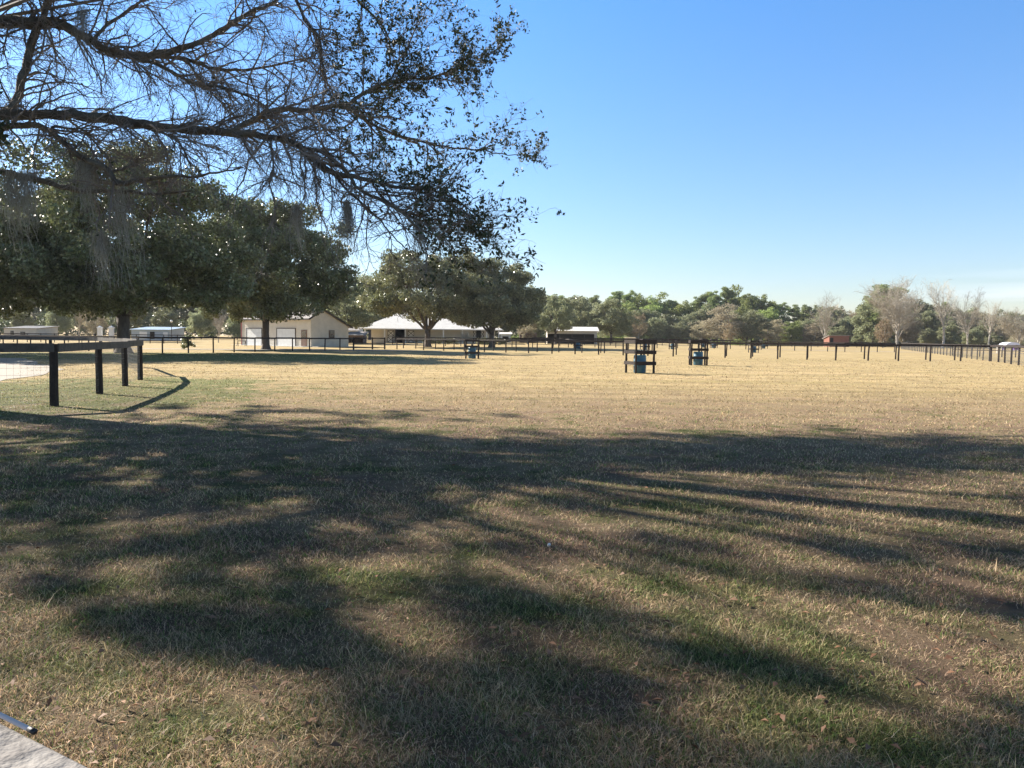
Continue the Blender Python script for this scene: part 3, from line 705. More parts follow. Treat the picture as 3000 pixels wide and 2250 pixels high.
    for (p, d, r_) in tips:
        q = proj(p); x = q[0]
        n = 2 if r_ > .02 else 1
        low_ = q[1] > 440 and x < 780
        for _ in range(n):
            if R.random() < (.85 if low_ else (.66 if (x > 950 and q[1] > 430) else (.42 if x > 1000 else .22))): continue
            dd = d * R.uniform(.4, 1.0) + Vector((R.gauss(.15, .45), R.gauss(0, .55), R.gauss(.05 if x > 1000 else -.02, .5)))
            Ln = R.uniform(.7, 2.1) * ((.6 if low_ else 1) if x < 1250 else .65)
            if x > 1440: Ln *= .35
            rr_ = min(r_ * .5, .022) + .004
            a_, b_ = walk(R, p, dd, Ln, rr_, 9, .21, .035 if x < 1100 else -.01, .3)
            tb(tw, a_, b_, 4)
            for k in range(1, 10): L2.append((a_[k], (a_[k] - a_[k - 1]).normalized(), b_[k]))
    L3 = []
    for (p, d, r_) in L2:
        q = proj(p); x, y = q
        for _ in range(1 if R.random() < .75 else 2):
            dd = d + Vector((R.gauss(.1, .5), R.gauss(0, .55), R.gauss(-.10 if x < 1000 else .12, .5)))
            a_, b_ = walk(R, p, dd, R.uniform(.25, .95) * (.5 if x > 1500 else 1), min(r_ * .6, .008) + .001, 6, .30, .04 if x < 1000 else -.02, .4)
            tb(tw, a_, b_, 3)
            for k in range(1, 7): L3.append((a_[k], (a_[k] - a_[k - 1]).normalized()))
    for (p, d) in L3:
        lf = leafiness(p)
        if R.random() < .45:
            dd = d + Vector((R.gauss(0, .6), R.gauss(0, .6), R.gauss(0, .6)))
            a_, b_ = walk(R, p, dd, R.uniform(.10, .38), .0035, 3, .35, .02, .6); tb(tw, a_, b_, 3)
            for k in (1, 2, 3):
                if R.random() < lf * .17: LC.append(a_[k] + Vector((R.gauss(0, .03), R.gauss(0, .03), R.gauss(0, .03))))
        if R.random() < lf * .10: LC.append(p + Vector((R.gauss(0, .04), R.gauss(0, .04), R.gauss(0, .04))))
    LC2 = []
    for p in LC:                                        # leaves sit in small bunches
        q = proj(p)
        for _ in range(5 if leafiness(p) > .45 else 1):
            LC2.append(p + Vector((R.gauss(0, .042), R.gauss(0, .042), R.gauss(0, .042))))
    C = np.array([tuple(p + T0) for p in LC2])
    V1 = leaves(rg, C, .048, .021)
    # unseen rest of the crown, its clumps placed to throw the dappled shade
    line = [(-400, 1240), (0, 1215), (450, 1178), (1200, 1190), (1650, 1186), (1900, 1222), (2150, 1232), (2500, 1255), (3000, 1290), (6000, 1500)]
    def edge(x):
        for (a_, b_), (c_, d_) in zip(line, line[1:]):
            if a_ <= x <= c_: return b_ + (d_ - b_) * (x - a_) / (c_ - a_)
        return 1240
    cl = []; tries = 0; k_ = 1 / math.tan(SUN_EL)
    while len(cl) < 1300 and tries < 160000:
        tries += 1
        gx, gy = R.uniform(-13, 13.5), 1.8 + 17.5 * R.random() ** 1.5
        h_ = R.uniform(4.5, 15)
        if R.random() < .22:                            # the far side of the crown
            d = Vector((R.gauss(0, 1), R.gauss(0, 1), R.gauss(0, 1))).normalized() * R.uniform(.3, 1) ** .5
            p = Vector((-15, 20, 10)) + Vector((d.x * 15, d.y * 13, d.z * 6.5)); s_ = p + SH * (p.z * k_)
        else:
            s_ = Vector((gx, gy, 0)); p = s_ - SH * (h_ * k_); p.z = h_
        e_ = Vector(((p.x + 15) / 16.5, (p.y - 20) / 15, (p.z - 10) / 7))
        if e_.length > 1 + .15 * noise.noise(p * .4): continue
        r_ = R.uniform(.18, .42)
        q = proj(p); pr = F * r_ / p.y
        if q[0] + pr > 30 and q[1] + pr > -20 and q[0] - pr < 3030: continue
        g_ = proj((s_.x, s_.y, 0))
        if g_ is not None and g_[1] - 6 < edge(g_[0]) and g_[0] > -300: continue
        al = s_.x * SH.x + s_.y * SH.y; ac = -s_.x * SH.y + s_.y * SH.x
        v_ = noise.noise(Vector((al * .22, ac * .75, 3))) * .9 + noise.noise(Vector((al * .8, ac * 3.0, 9))) * .85
        if v_ < (-.08 if s_.x < 0 else .02) + (.09 if s_.y > 11 else 0) - (.11 if s_.y < 6 and s_.x < 1.5 else 0): continue
        cl.append((p + T0, r_))
    V2 = clump_leaves(rg, cl, 900, .055, .028, .7)
    for (c_, r_) in cl[::7]:
        pw = c_ - T0; s0 = fork + Vector((0, 0, R.uniform(1, 6)))
        m_ = s0.lerp(pw, .5) + Vector((0, 0, R.uniform(-.3, .8)))
        q = proj(m_)
        if q[0] > 0 and q[1] > 0: continue
        tb(tw, [s0, s0.lerp(m_, .5) + Vector((R.gauss(0, .2), 0, .2)), m_, m_.lerp(pw, .6) + Vector((0, 0, .15)), pw], [.06, .05, .035, .02, .01], 5)
    link('trunk', tk.mesh('trunk'), M_BARKL, e, True)
    link('twigs', tw.mesh('twigs'), M_TWIG, e)
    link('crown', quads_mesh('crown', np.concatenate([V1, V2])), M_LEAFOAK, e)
    print('twig verts', len(tw.v), 'leaves', len(V1), len(V2), 'clumps', len(cl), 'tries', tries)
overhanging_oak()

def moss(px, py, Y, length, spread, label, seed, n=160, curl=.0):
    R = random.Random(seed); top = A(px, py, Y); mb = MB()
    for i in range(n):
        u = R.gauss(0, 1); st_ = Vector((u * spread, R.gauss(0, .06), R.uniform(-.1, .05)))
        L_ = length * R.uniform(.25, 1) * math.exp(-u * u * .35)
        pts = [st_]; d = Vector((R.gauss(0, .25), R.gauss(0, .25), -1))
        for k in range(7):
            d = (d + Vector((R.gauss(0, .22) + curl * .12, R.gauss(0, .22), -.5))).normalized()
            pts.append(pts[-1] + d * (L_ / 7)); 
            if R.random() < .8:
                q = pts[-1]; dd = Vector((R.gauss(0, 1), R.gauss(0, 1), -.7)).normalized() * R.uniform(.03, .08)
                mb.tube([q, q + dd * .5 + Vector((0, 0, .01)), q + dd], [.0028, .0025, .002], 3, False)
        mb.tube(pts, [.0026] * 8, 3, False)
    o = mb.build('moss_clump', M_MOSS); o.location = top
    tag(o, label, 'hanging moss', 'moss clumps hanging from the near oak')
moss(80, 500, 16.9, 1.5, .12, 'grey moss clump hanging furthest left below the lower limb', 1, 220)
moss(30, 505, 17, 2.0, .10, 'long dark moss streamer hanging at the very left edge', 2, 130, .5)
moss(250, 470, 16.4, 1.5, .11, 'thick grey moss clump hanging where the drooping limb crosses the lower limb', 3, 130, .3)
moss(350, 560, 16.2, 2.2, .10, 'long moss streamer hanging from the fork of the drooping limb', 4, 90, .6)
moss(290, 680, 16.5, 1.4, .09, 'moss streamer hanging lowest over the big oak trunk', 5, 110, .5)
moss(1018, 590, 15.5, 1.15, .035, 'dark moss clump hanging alone against the sky from the long limb', 6, 150)
moss(1228, 640, 15.3, 1.3, .035, 'thin pale moss streamer hanging above the barn oak', 7, 90, .2)
moss(866, 600, 15.7, 1.1, .035, 'thin moss streamer hanging above the garage oak', 8, 80, .5)
moss(242, 20, 17.9, 2.0, .06, 'pale moss streamer hanging from the highest limb', 9, 90)

# ------------------------------------------------------------------ fences
def fence(name, label, posts, rail_pts=None, h=1.38, pr=.07, mat_post=M_BLACKWOOD, mat_rail=M_BLACKWOOD, rails=((1.30, .15),), wire=None, group=None, square=False, wire_to=1.15):
    o0 = posts[0]; e = empty(name, (o0.x, o0.y, o0.z), label, 'fence', group); T = -o0
    R = random.Random(len(posts)); pm = None
    for p in posts:
        m_ = MB(); lean = Vector((R.gauss(0, .022), R.gauss(0, .022), 0))
        m_.tube([(0, 0, -.1), (0, 0, .4), Vector((0, 0, h)) + lean], [pr * 1.05, pr, pr * .95], 8)
        q = m_.build('post', mat_post, e); q.location = p + T
    for i in range(len(posts) - 1):
        a_, b_ = posts[i] + T, posts[i + 1] + T
        d = (b_ - a_); d.z = 0
        if d.length < .1: continue
        nrm = Vector((d.y, -d.x, 0)).normalized()
        if (posts[i].y) and nrm.dot(-posts[i]) < 0: nrm = -nrm
        off = nrm * (pr + .016)
        for (z, w_) in rails:
            m_ = MB(); ex = d.normalized() * (-.004)
            m_.beam(a_ + off + Vector((0, 0, z + R.uniform(-.018, .018))) - ex * 0, b_ + off + Vector((0, 0, z + R.uniform(-.018, .018))) + ex, .03, w_)
            m_.build('rail', mat_rail, e)
    if wire:
        m_ = MB()
        for i in range(len(posts) - 1):
            a_, b_ = posts[i] + T, posts[i + 1] + T; ln = (b_ - a_).length
            for k in range(8): z = .08 + (wire_to - .08) * k / 7; m_.tube([a_ + Vector((0, 0, z)), b_ + Vector((0, 0, z))], wire, 3, False)
            n = max(1, int(ln / .12))
            for k in range(n):
                q = a_.lerp(b_, k / n); m_.tube([q + Vector((0, 0, .06)), q + Vector((0, 0, wire_to))], wire * .6, 3, False)
        m_.build('wire_mesh', M_WIRE, e)
    return e
v = lambda x, y: gnd(x, y)
fence('board_fence', 'near curved fence of dark posts, one top board and wire mesh at the left', [v(-17.5, 12.6), v(-14.6, 13.8), v(-12.0, 15.2), v(-10.0, 17.1), v(-10.9, 20.7), v(-11.8, 23.9), v(-12.9, 27.2), v(-14.5, 30.6),
      v(-18.3, 37.2), v(-22.3, 42.5), v(-26.8, 45.6), v(-31.5, 48.0), v(-36.5, 50)], h=1.36, pr=.09, mat_rail=M_FADED, rails=((1.28, .19),), wire=.0030)
def along(pl, xs_):                                  # posts at photo columns on a straight run between two ground points
    out = []
    for x in xs_:
        for (a_, b_), (c_, d_) in zip(pl, pl[1:]):
            if a_ <= x <= c_: out.append(G(x, b_ + (d_ - b_) * (x - a_) / (c_ - a_))); break
    return out
fence('board_fence', 'dark one-rail fence running across in front of the garage and the big oaks',
      along([(-60, 1016), (480, 1036), (1000, 1026), (1036, 1025)], [-40, 10, 51, 90, 135, 190, 260, 335, 405, 476, 552, 625, 686, 747, 805, 857, 907, 952, 996, 1035]), h=1.36, pr=.065)
fence('wooden_gate', 'dark wooden double rail gate section between garage and barn', [G(1036, 1023.5), G(1091, 1023.5), G(1127, 1023.3)], h=1.45, pr=.10, rails=((1.34, .14), (.75, .09), (.2, .07)))
fence('board_fence', 'long dark one-rail fence across the middle of the field to the right corner',
      along([(1128, 1022), (1500, 1033.5), (1830, 1041), (2450, 1056), (2640, 1057.5), (2900, 1058.5)], [1163, 1241, 1300, 1360, 1419, 1482, 1548.6, 1617, 1684.7, 1753.6, 1825.5, 1898, 1972, 2047, 2124, 2199.6, 2278, 2364, 2448, 2543, 2631.6, 2725, 2814, 2899.6]), h=1.36, pr=.07)
fence('board_fence', 'dark one-rail fence just behind and parallel to the middle fence',
      along([(1140, 1019), (1500, 1029.6), (1771, 1035), (2205, 1045), (2532, 1052), (2797, 1055.2)], [1182, 1218, 1276, 1330, 1385, 1445, 1512, 1573.5, 1637, 1704.6, 1770.6, 1840, 1910, 1981, 2055, 2128, 2204.6, 2285, 2366, 2449, 2532, 2623.6, 2712, 2796.6]), h=1.36, pr=.065)
fence('board_fence', 'dark fence in the second row of far paddocks behind the barrel feeders',
      along([(1500, 1015), (1800, 1018), (2140, 1022.5), (2475, 1031), (2700, 1032)], [1500, 1560, 1621, 1682, 1743, 1804, 1865, 1925, 1985, 2045, 2092, 2139.5, 2185, 2230, 2280, 2328, 2376, 2424.5, 2475, 2523, 2570, 2620]), h=1.36, pr=.065, rails=((1.28, .15), (.85, .10)))
fence('board_fence', 'farthest dark fence below the treeline',
      along([(1560, 1009), (2000, 1012.5), (2500, 1018.5), (2720, 1021)], list(range(1560, 2700, 38))), h=1.34, pr=.065, rails=((1.26, .14), (.85, .12)))
fence('board_fence', 'dark cross fence running away from the farthest fence to the middle fence', [G(1640, 1013), G(1665, 1018), G(1700, 1024.5), G(1760, 1034)], h=1.34, pr=.065, rails=((1.26, .14),))
fence('board_fence', 'dark three-rail fence far behind the big oak trunk at the left', along([(-40, 1001), (560, 1007)], list(range(-40, 561, 40))), h=1.36, pr=.06, rails=((1.28, .12), (.85, .12), (.4, .12)))
fence('board_fence', 'dark fence in front of the barn and its oaks', along([(1150, 1011), (1400, 1015.5), (1620, 1020)], [1150, 1185, 1222, 1262, 1305, 1350, 1400, 1450, 1500, 1560, 1620]), h=1.36, pr=.06, rails=((1.28, .14), (.8, .1)))
pr_ = []
a_ = G(2898, 1058.5); b_ = G(2640, 1023)
for k in range(34): pr_.append(a_.lerp(b_, k / 33.0))
fence('mesh_fence', 'long grey wire mesh fence with many posts running away from the right corner', pr_, h=1.40, pr=.055, mat_post=M_FADED, rails=((1.30, .13),), wire=.004)
fence('mesh_fence', 'wire mesh fence coming toward the view at the far right edge', [G(2903, 1058.8), G(2925, 1061), G(2943, 1063), G(2962, 1067), G(2984, 1070), G(3015, 1076), G(3060, 1085)], h=1.42, pr=.07, rails=((1.33, .15),), wire=.0035)
fence('board_fence', 'dark fence beyond the right corner with sunlit ground behind', along([(2780, 1042), (3060, 1050)], [2790, 2815, 2845, 2870, 2900, 2935, 2975, 3020, 3060]), h=1.38, pr=.06, rails=((1.30, .12), (.72, .09)))

# near board and pipe at the photographer's side
a_, b_ = A(-260, 2080, .98), A(420, 2330, .74)
def slab(e_pts, thick, z):
    m_ = MB(); n = len(e_pts); vs = [(x, y, z) for x, y in e_pts] + [(x, y, z - thick) for x, y in e_pts]
    m_.add(vs, [tuple(range(n)), tuple(range(2 * n - 1, n - 1, -1))] + [(i, i + n, (i + 1) % n + n, (i + 1) % n) for i in range(n)]); return m_
zr = 1.18
def onz(px, py, z): d = ray(px, py); t = (z - EYE) / d.z; return Vector((d.x * t, d.y * t, z))
c1, c2 = onz(0, 2112, zr), onz(300, 2262, zr); dr = (c2 - c1).normalized(); nr = Vector((-dr.y, dr.x, 0))
if nr.y > 0: nr = -nr
w_ = .135
e = empty('gate', (c1.x, c1.y, 0), 'weathered grey board rail with a pale pipe in the lower left corner', 'fence rail'); T = Vector((-c1.x, -c1.y, 0))
p0 = c1 - dr * 1.4; p1 = c2 + dr * .9
m_ = MB(); n_ = 24; tv = []
for i in range(n_ + 1):
    f = i / n_; c = p0.lerp(p1, f); j = .0015 * noise.noise(Vector((f * 20, 0, 0)))
    for off, z in ((0, -.003), (.004 + j, 0), (w_ - .004, 0), (w_, -.003), (w_, -.038), (0, -.038)):
        tv.append(c + nr * off + T + Vector((0, 0, z)))
m_.add(tv, [(i * 6 + k, i * 6 + (k + 1) % 6, (i + 1) * 6 + (k + 1) % 6, (i + 1) * 6 + k) for i in range(n_) for k in range(6)] + [tuple(range(5, -1, -1)), tuple(n_ * 6 + k for k in range(6))])
m_.build('rail', M_GREYBOARD, e)
for f in (.02, .98):
    c = p0.lerp(p1, f) + nr * w_ * .5 + T; m_ = MB(); m_.box((c.x, c.y, (zr - .04) / 2 - .05), (.1, .1, zr - .04 + .1 - .002)); m_.build('post', M_GREYBOARD, e)
m_ = MB(); off = -nr * .003
pp0 = p0 + off + T + Vector((0, 0, .004)); pe = onz(62, 2140, zr + .01) + T; ppe = pp0 + dr * max(.2, (pe - pp0).dot(dr))
m_.tube([pp0, pp0.lerp(ppe, .5), ppe], .0026, 14); pipe = m_.build('pipe', M_PIPE, e, True)
for f in (.86, 1.0):
    m_ = MB(); q = pp0.lerp(ppe, f); m_.tube([q - dr * .008, q + dr * .003], .0031, 14); m_.build('band', M_BLACK, pipe, True)

# ------------------------------------------------------------------ barrel feeders
def make_feeder(pos, rz, label, s_=.94, h=1.56):
    e = empty('feeder_frame', pos, label, 'feeder frame', 'wooden barrel frames in the paddocks', rz)
    c = s_ / 2
    for (x, y, hh) in ((-c, -c, h), (c, -c, h - .02), (c, c, h - .1), (-c, c, h - .04)):
        m_ = MB(); m_.tube([(x, y, -.1), (x, y, .7), (x + .01, y, hh)], [.058, .054, .05], 8); m_.build('post', M_BLACKWOOD, e)
    for z, w_ in ((1.46, .17), (.98, .16), (.47, .17)):
        m_ = MB(); m_.box((0, -c - .073, z), (s_ + .16, .03, w_)); m_.build('rail', M_BLACKWOOD, e)
        m_ = MB(); m_.box((-c - .073, .012, z + .01), (.03, s_ + .09, w_ * .95)); m_.build('rail', M_FADED if z > 9 else M_BLACKWOOD, e)
    m_ = MB(); m_.box((c + .073, .012, 1.44), (.03, s_ + .09, .15)); m_.build('rail', M_BLACKWOOD, e)
    return e
def make_barrel(pos, label, h=.84):
    e = empty('barrel', pos, label, 'barrel', 'blue feed barrels')
    m_ = MB(); m_.lathe([(.0, .02), (.27, .02), (.285, .05), (.29, .26), (.302, .28), (.302, .30), (.29, .32), (.29, .54), (.302, .56), (.302, .58), (.29, .60), (.288, h - .05), (.275, h), (.25, h + .005), (.24, h - .03), (0, h - .03)], 24)
    m_.build('drum', M_BLUE, e, True)
    m_ = MB(); m_.lathe([(0, h - .03), (.05, h - .03), (.05, h + .16), (.035, h + .2), (.035, h + .27), (0, h + .28)], 12, (.05, 0, 0)); m_.build('spout', M_BLACK, e, True)
    return e
FE = [(1874, 1093, 20, 'tallest nearest wooden barrel frame in the open field', 'blue plastic barrel inside the nearest wooden frame'),
      (1383, 1050.5, 4, 'dark wooden barrel frame standing left in front of the barn oaks', 'dark blue barrel inside the left wooden frame'),
      (2045, 1070, -6, 'wooden barrel frame right of the nearest one in the open field', 'blue barrel in the frame right of the nearest one'),
      (1693, 1021.5, 10, 'small barrel frame behind the middle fence in front of the long open shed', 'faded blue barrel behind the middle fence near the long open shed'),
      (1889, 1025, 15, 'far barrel frame partly hidden behind the nearest feeder', 'far blue barrel partly hidden behind the nearest feeder'),
      (1970, 1023.5, -10, 'far barrel frame between the two right hand feeders', 'bright blue far barrel between the two right hand feeders'),
      (2060, 1018.5, 12, 'very far barrel frame directly behind the right hand feeder', 'very far blue barrel directly behind the right hand feeder'),
      (2091, 1019.5, 0, 'very far barrel frame just right of the right hand feeder', 'pale very far barrel just right of the right hand feeder'),
      (2207, 1033.5, 0, 'barrel frame behind the middle fence below the tall pines', 'dark barrel behind the middle fence below the tall pines'),
      (2237, 1021.5, 8, 'very far barrel frame right of the one below the tall pines', 'light blue barrel right of the frame below the tall pines')]
fr0 = ba0 = None
for i, (x, y, a_, l1, l2) in enumerate(FE):
    p = G(x, y)
    if i == 0: fr0 = make_feeder(p, math.radians(a_), l1); ba0 = make_barrel(p, l2); continue
    f_ = copy_tree(fr0); f_.location = p; f_.rotation_euler = (0, 0, math.radians(a_)); f_['label'] = l1
    b_ = copy_tree(ba0); b_.location = p; b_['label'] = l2; b_.rotation_euler = (0, 0, a_)
    if i == 1: f_.scale = (1, 1, .93)

# ------------------------------------------------------------------ buildings
def part(name, mt, par, fn, **k):
    m_ = MB(); fn(m_); return m_.build(name, mt, par)
def garage():
    p = G(911, 1016.5)                                  # near corner between the two visible walls
    e = empty('garage', p, 'cream sided garage with two white roll doors behind the garage oak', 'garage', None, 0)
    th = math.radians(38); e.rotation_euler = (0, 0, 0)
    fx = Vector((-math.cos(th), math.sin(th), 0)); gx = Vector((math.sin(th), math.cos(th), 0))   # along front, along gable
    e.rotation_euler = (0, 0, math.atan2(-fx.y, -fx.x))           # local -x runs along the front, +y goes back along the gable
    Lf, Wg = 16.3, 6.5; hf, hb, rx, rz_ = 4.1, 2.85, 1.9, 5.05
    prof = [(0, 0), (Wg, 0), (Wg, hb), (rx, rz_), (0, hf)]
    m_ = MB(); n = 5
    vs = [(0, y, z - .05 * (z == 0)) for y, z in prof] + [(-Lf, y, z - .05 * (z == 0)) for y, z in prof]
    m_.add(vs, [(0, 1, 2, 3, 4), (9, 8, 7, 6, 5)] + [(i, i + 5, (i + 1) % 5 + 5, (i + 1) % 5) for i in (0, 1, 4)])
    m_.build('wall', M_CREAM, e)
    def roof_slab(m_, y0, z0, y1, z1, t_=.14):
        m_.add([(.35, y0, z0), (-Lf - .35, y0, z0), (-Lf - .35, y1, z1), (.35, y1, z1), (.35, y0, z0 + t_), (-Lf - .35, y0, z0 + t_), (-Lf - .35, y1, z1 + t_), (.35, y1, z1 + t_)],
               [(3, 2, 1, 0), (4, 5, 6, 7), (0, 1, 5, 4), (1, 2, 6, 5), (2, 3, 7, 6), (3, 0, 4, 7)])
    m_ = MB(); roof_slab(m_, -.6, hf - .42, rx, rz_ + .02); roof_slab(m_, rx, rz_ + .022, Wg + .45, hb - .2); m_.build('roof', M_SHINGLE, e)
    m_ = MB()
    m_.beam((.37, rx, rz_ + .05), (.37, Wg + .45, hb - .16), .04, .24); m_.beam((.37, -.6, hf - .38), (.37, rx, rz_ + .05), .04, .24)
    m_.box((-Lf / 2, -.63, hf - .36), (Lf + .74, .04, .2)); m_.build('trim', M_DARKTRIM, e)
    for x0, x1 in ((-14.9, -11.2), (-7.5, -3.4)):
        m_ = MB()
        for k in range(4): m_.box(((x0 + x1) / 2, -.03, .33 + k * .61), (x1 - x0, .05, .60))
        d = m_.build('roll_door', M_WHITE, e)
        m_ = MB(); m_.box(((x0 + x1) / 2, -.045, 2.50), (x1 - x0 + .24, .09, .1)); m_.box((x0 - .07, -.045, 1.22), (.1, .09, 2.44)); m_.box((x1 + .07, -.045, 1.22), (.1, .09, 2.44)); m_.build('frame', M_DARKTRIM, d)
    m_ = MB(); m_.box((-1.45, -.03, 1.15), (1.2, .06, 2.3)); d = m_.build('door', M_BROWNDOOR, e)
    m_ = MB(); m_.box((-1.45, -.07, 1.72), (.95, .02, .95)); m_.build('pane', M_GLASS, d)
    m_ = MB(); m_.box((.035, 3.5, 1.75), (.07, .95, 1.15)); d = m_.build('window', M_BROWNWOOD, e)
    m_ = MB(); m_.box((.08, 3.5, 2.03), (.02, .8, .46)); m_.box((.08, 3.5, 1.47), (.02, .8, .46)); m_.build('pane', M_GLASS, d)
    m_ = MB(); m_.box((-Lf / 2, -.9, .03), (Lf + 1, 1.8, .1)); m_.box((1.0, Wg / 2, .03), (1.9, Wg + .6, .096)); m_.build('slab', M_CONC, e)
    m_ = MB(); m_.beam((-Lf + .1, -.05, 0), (-Lf + .1, -.05, hf - .1), .1, .1); m_.build('downpipe', mat('red_downpipe', (.45, .15, .15)), e)
garage()
def barn():
    A0 = A(1052, 961, 145); z0 = zt(-24, 148)
    e = empty('barn', (A0.x, A0.y, z0), 'long low horse barn with a white metal hip roof and crossed stall doors', 'barn')
    Lb, Db = 26.5, 14.4; he = 2.65; rh = 3.5; r_ = 7.2
    m_ = MB(); vs = [(0, 0, he), (Lb, 0, he), (Lb, Db, he), (0, Db, he), (r_, r_, he + rh), (Lb - r_, r_, he + rh)]
    vs += [(x, y, z - .12) for x, y, z in vs[:4]]
    m_.add(vs, [(0, 1, 5, 4), (1, 2, 5), (2, 3, 4, 5), (3, 0, 4), (6, 7, 1, 0), (7, 8, 2, 1), (8, 9, 3, 2), (9, 6, 0, 3), (9, 8, 7, 6)])
    rf = m_.build('roof', M_WHITEROOF, e)
    m_ = MB(); m_.box((Lb / 2, -.03, he - .07), (Lb + .1, .05, .16)); m_.build('fascia', M_WHITE, rf)
    px2x = lambda p: (p - 1052) / F * 147
    yw = 2.4; op = [(px2x(1150), px2x(1183)), (px2x(1388), px2x(1402))]
    segs = [(1.85, op[0][0]), (op[0][1], op[1][0]), (op[1][1], Lb - 1.8)]
    m_ = MB()
    for a_, b_ in segs: m_.box(((a_ + b_) / 2, yw, he / 2 - .1), (b_ - a_, .12, he))
    m_.box((1.85, yw + 5, he / 2 - .1), (.12, 9.8, he)); m_.box((Lb - 1.8, yw + 5, he / 2 - .1), (.12, 9.8, he)); m_.box((Lb / 2, yw + 9.9, he / 2 - .1), (Lb - 3.8, .12, he))
    m_.build('wall', M_TANWALL, e)
    for i, px in enumerate((1068, 1125, 1185, 1244, 1295, 1350, 1420, 1455)):
        m_ = MB(); x = px2x(px); m_.box((x, .22, he / 2 - .1), (.2, .2, he)); m_.build('porch_post', M_WHITE, e)
    for c in (1138, 1197, 1384, 1406):
        x = px2x(c); w_ = 1.2 if c < 1300 else .62
        m_ = MB(); m_.box((x, yw - .11, 1.2), (w_, .05, 2.35)); d = m_.build('stall_door', M_WHITE, e)
        m_ = MB()
        for z0_, z1_ in ((.06, 1.15), (1.25, 2.34)):
            for s_ in (-1, 1):
                m_.beam((x - s_ * (w_ / 2 - .05), yw - .15, z0_ + .06), (x + s_ * (w_ / 2 - .05), yw - .152 - .004 * s_, z1_ - .06), .02, .10)
                m_.box((x + s_ * (w_ / 2 - .05), yw - .16, (z0_ + z1_) / 2), (.09, .02, z1_ - z0_))
            m_.box((x, yw - .165, z0_ + .05), (w_, .02, .09)); m_.box((x, yw - .165, z1_ - .05), (w_, .02, .09))
        m_.build('cross_brace', M_DARKTRIM, d)
    for a_, b_ in op:
        m_ = MB(); m_.box(((a_ + b_) / 2, yw + 2.5, he / 2), (b_ - a_ + .3, .1, he)); m_.build('aisle_shade', M_DARK, e)  # black sheet across the aisle paints the shade of its depth
barn()
def open_shed():
    p = G(1604, 1007)
    e = empty('open_shed', (p.x, p.y, p.z), 'long open fronted shed with a white metal roof and dark stalls', 'shed'); W_ = (1748 - 1604) / F * p.y
    m_ = MB(); D_ = 5.5
    def sl(m_, y0, z0, y1, z1, t_): m_.add([(-.3, y0, z0), (W_ + .4, y0, z0), (W_ + .4, y1, z1), (-.3, y1, z1)] + [(-.3, y0, z0 + t_), (W_ + .4, y0, z0 + t_), (W_ + .4, y1, z1 + t_), (-.3, y1, z1 + t_)], [(3, 2, 1, 0), (4, 5, 6, 7), (0, 1, 5, 4), (1, 2, 6, 5), (2, 3, 7, 6), (3, 0, 4, 7)])
    sl(m_, -.5, 2.55, 2.6, 3.4, .06); sl(m_, 2.6, 3.402, D_ + .3, 2.6, .06); m_.build('roof', M_WHITEROOF, e)
    m_ = MB(); m_.box((W_ / 2, .06, 2.3), (W_, .1, .55)); m_.box((W_, D_ / 2 + .06, 1.3), (.12, D_, 2.7)); m_.box((0, D_ / 2 + .06, 1.3), (.12, D_, 2.7)); m_.box((W_ / 2, D_, 1.3), (W_, .1, 2.6)); m_.box((W_ - .25, .05, 1.0), (.5, .1, 2.1)); m_.build('wall', M_TANWALL, e)
    for k in range(1, 4):
        m_ = MB(); m_.box((W_ * k / 4, .1, 1.0), (.14, .14, 2.1)); m_.build('post', M_DARKTRIM, e)
    m_ = MB(); m_.box((W_ / 2, 2.2, 1.0), (W_ - .3, .1, 2.0)); m_.build('stall_shade', M_DARK, e)  # black sheet across the shed paints the shade deep in the stalls
open_shed()
def simple_shed(name, x0, x1, ybase, ytop, Y, D_, wallm, roofm, label, cat, over=.3, rise=.5, open_=None, door=None, back_rise=True):
    p = A(x0, ybase, Y); q = A(x1, ybase, Y); t_ = A(x0, ytop, Y).z
    zb = p.z; e = empty(name, (p.x, Y, zb), label, cat); W_ = q.x - p.x; h = t_ - zb
    m_ = MB(); h2 = h + (rise if back_rise else -rise)
    vs = [(0, 0, -.3), (W_, 0, -.3), (W_, D_, -.3), (0, D_, -.3), (0, 0, h), (W_, 0, h), (W_, D_, h2), (0, D_, h2)]
    m_.add(vs, [(1, 2, 6, 5), (2, 3, 7, 6), (3, 0, 4, 7)] + ([] if open_ else [(0, 1, 5, 4)]))
    if open_:
        m_.box((W_ / 2, .05, h - .15), (W_, .1, .3))
    m_.build('wall', wallm, e)
    m_ = MB(); z0, z1 = h - (h2 - h) / D_ * over + .01, h2 + (h2 - h) / D_ * over + .01
    m_.add([(-over, -over, z0), (W_ + over, -over, z0), (W_ + over, D_ + over, z1), (-over, D_ + over, z1), (-over, -over, z0 + .08), (W_ + over, -over, z0 + .08), (W_ + over, D_ + over, z1 + .08), (-over, D_ + over, z1 + .08)],
           [(3, 2, 1, 0), (4, 5, 6, 7), (0, 1, 5, 4), (1, 2, 6, 5), (2, 3, 7, 6), (3, 0, 4, 7)])
    m_.build('roof', roofm, e)
    if door:
        for (a_, b_, c_, mt) in door:
            m_ = MB(); m_.box((W_ * (a_ + b_) / 2, -.03, h * c_ / 2), (W_ * (b_ - a_), .05, h * c_)); m_.build('door', mt, e)
    return e
simple_shed('red_shed', 2429, 2487, 1012, 984, 170, 3, M_REDWOOD, M_SHINGLE, 'small red board shed with a slanting roof before the treeline', 'shed', rise=.6, back_rise=False, door=[(.04, .2, .8, M_DARK)])
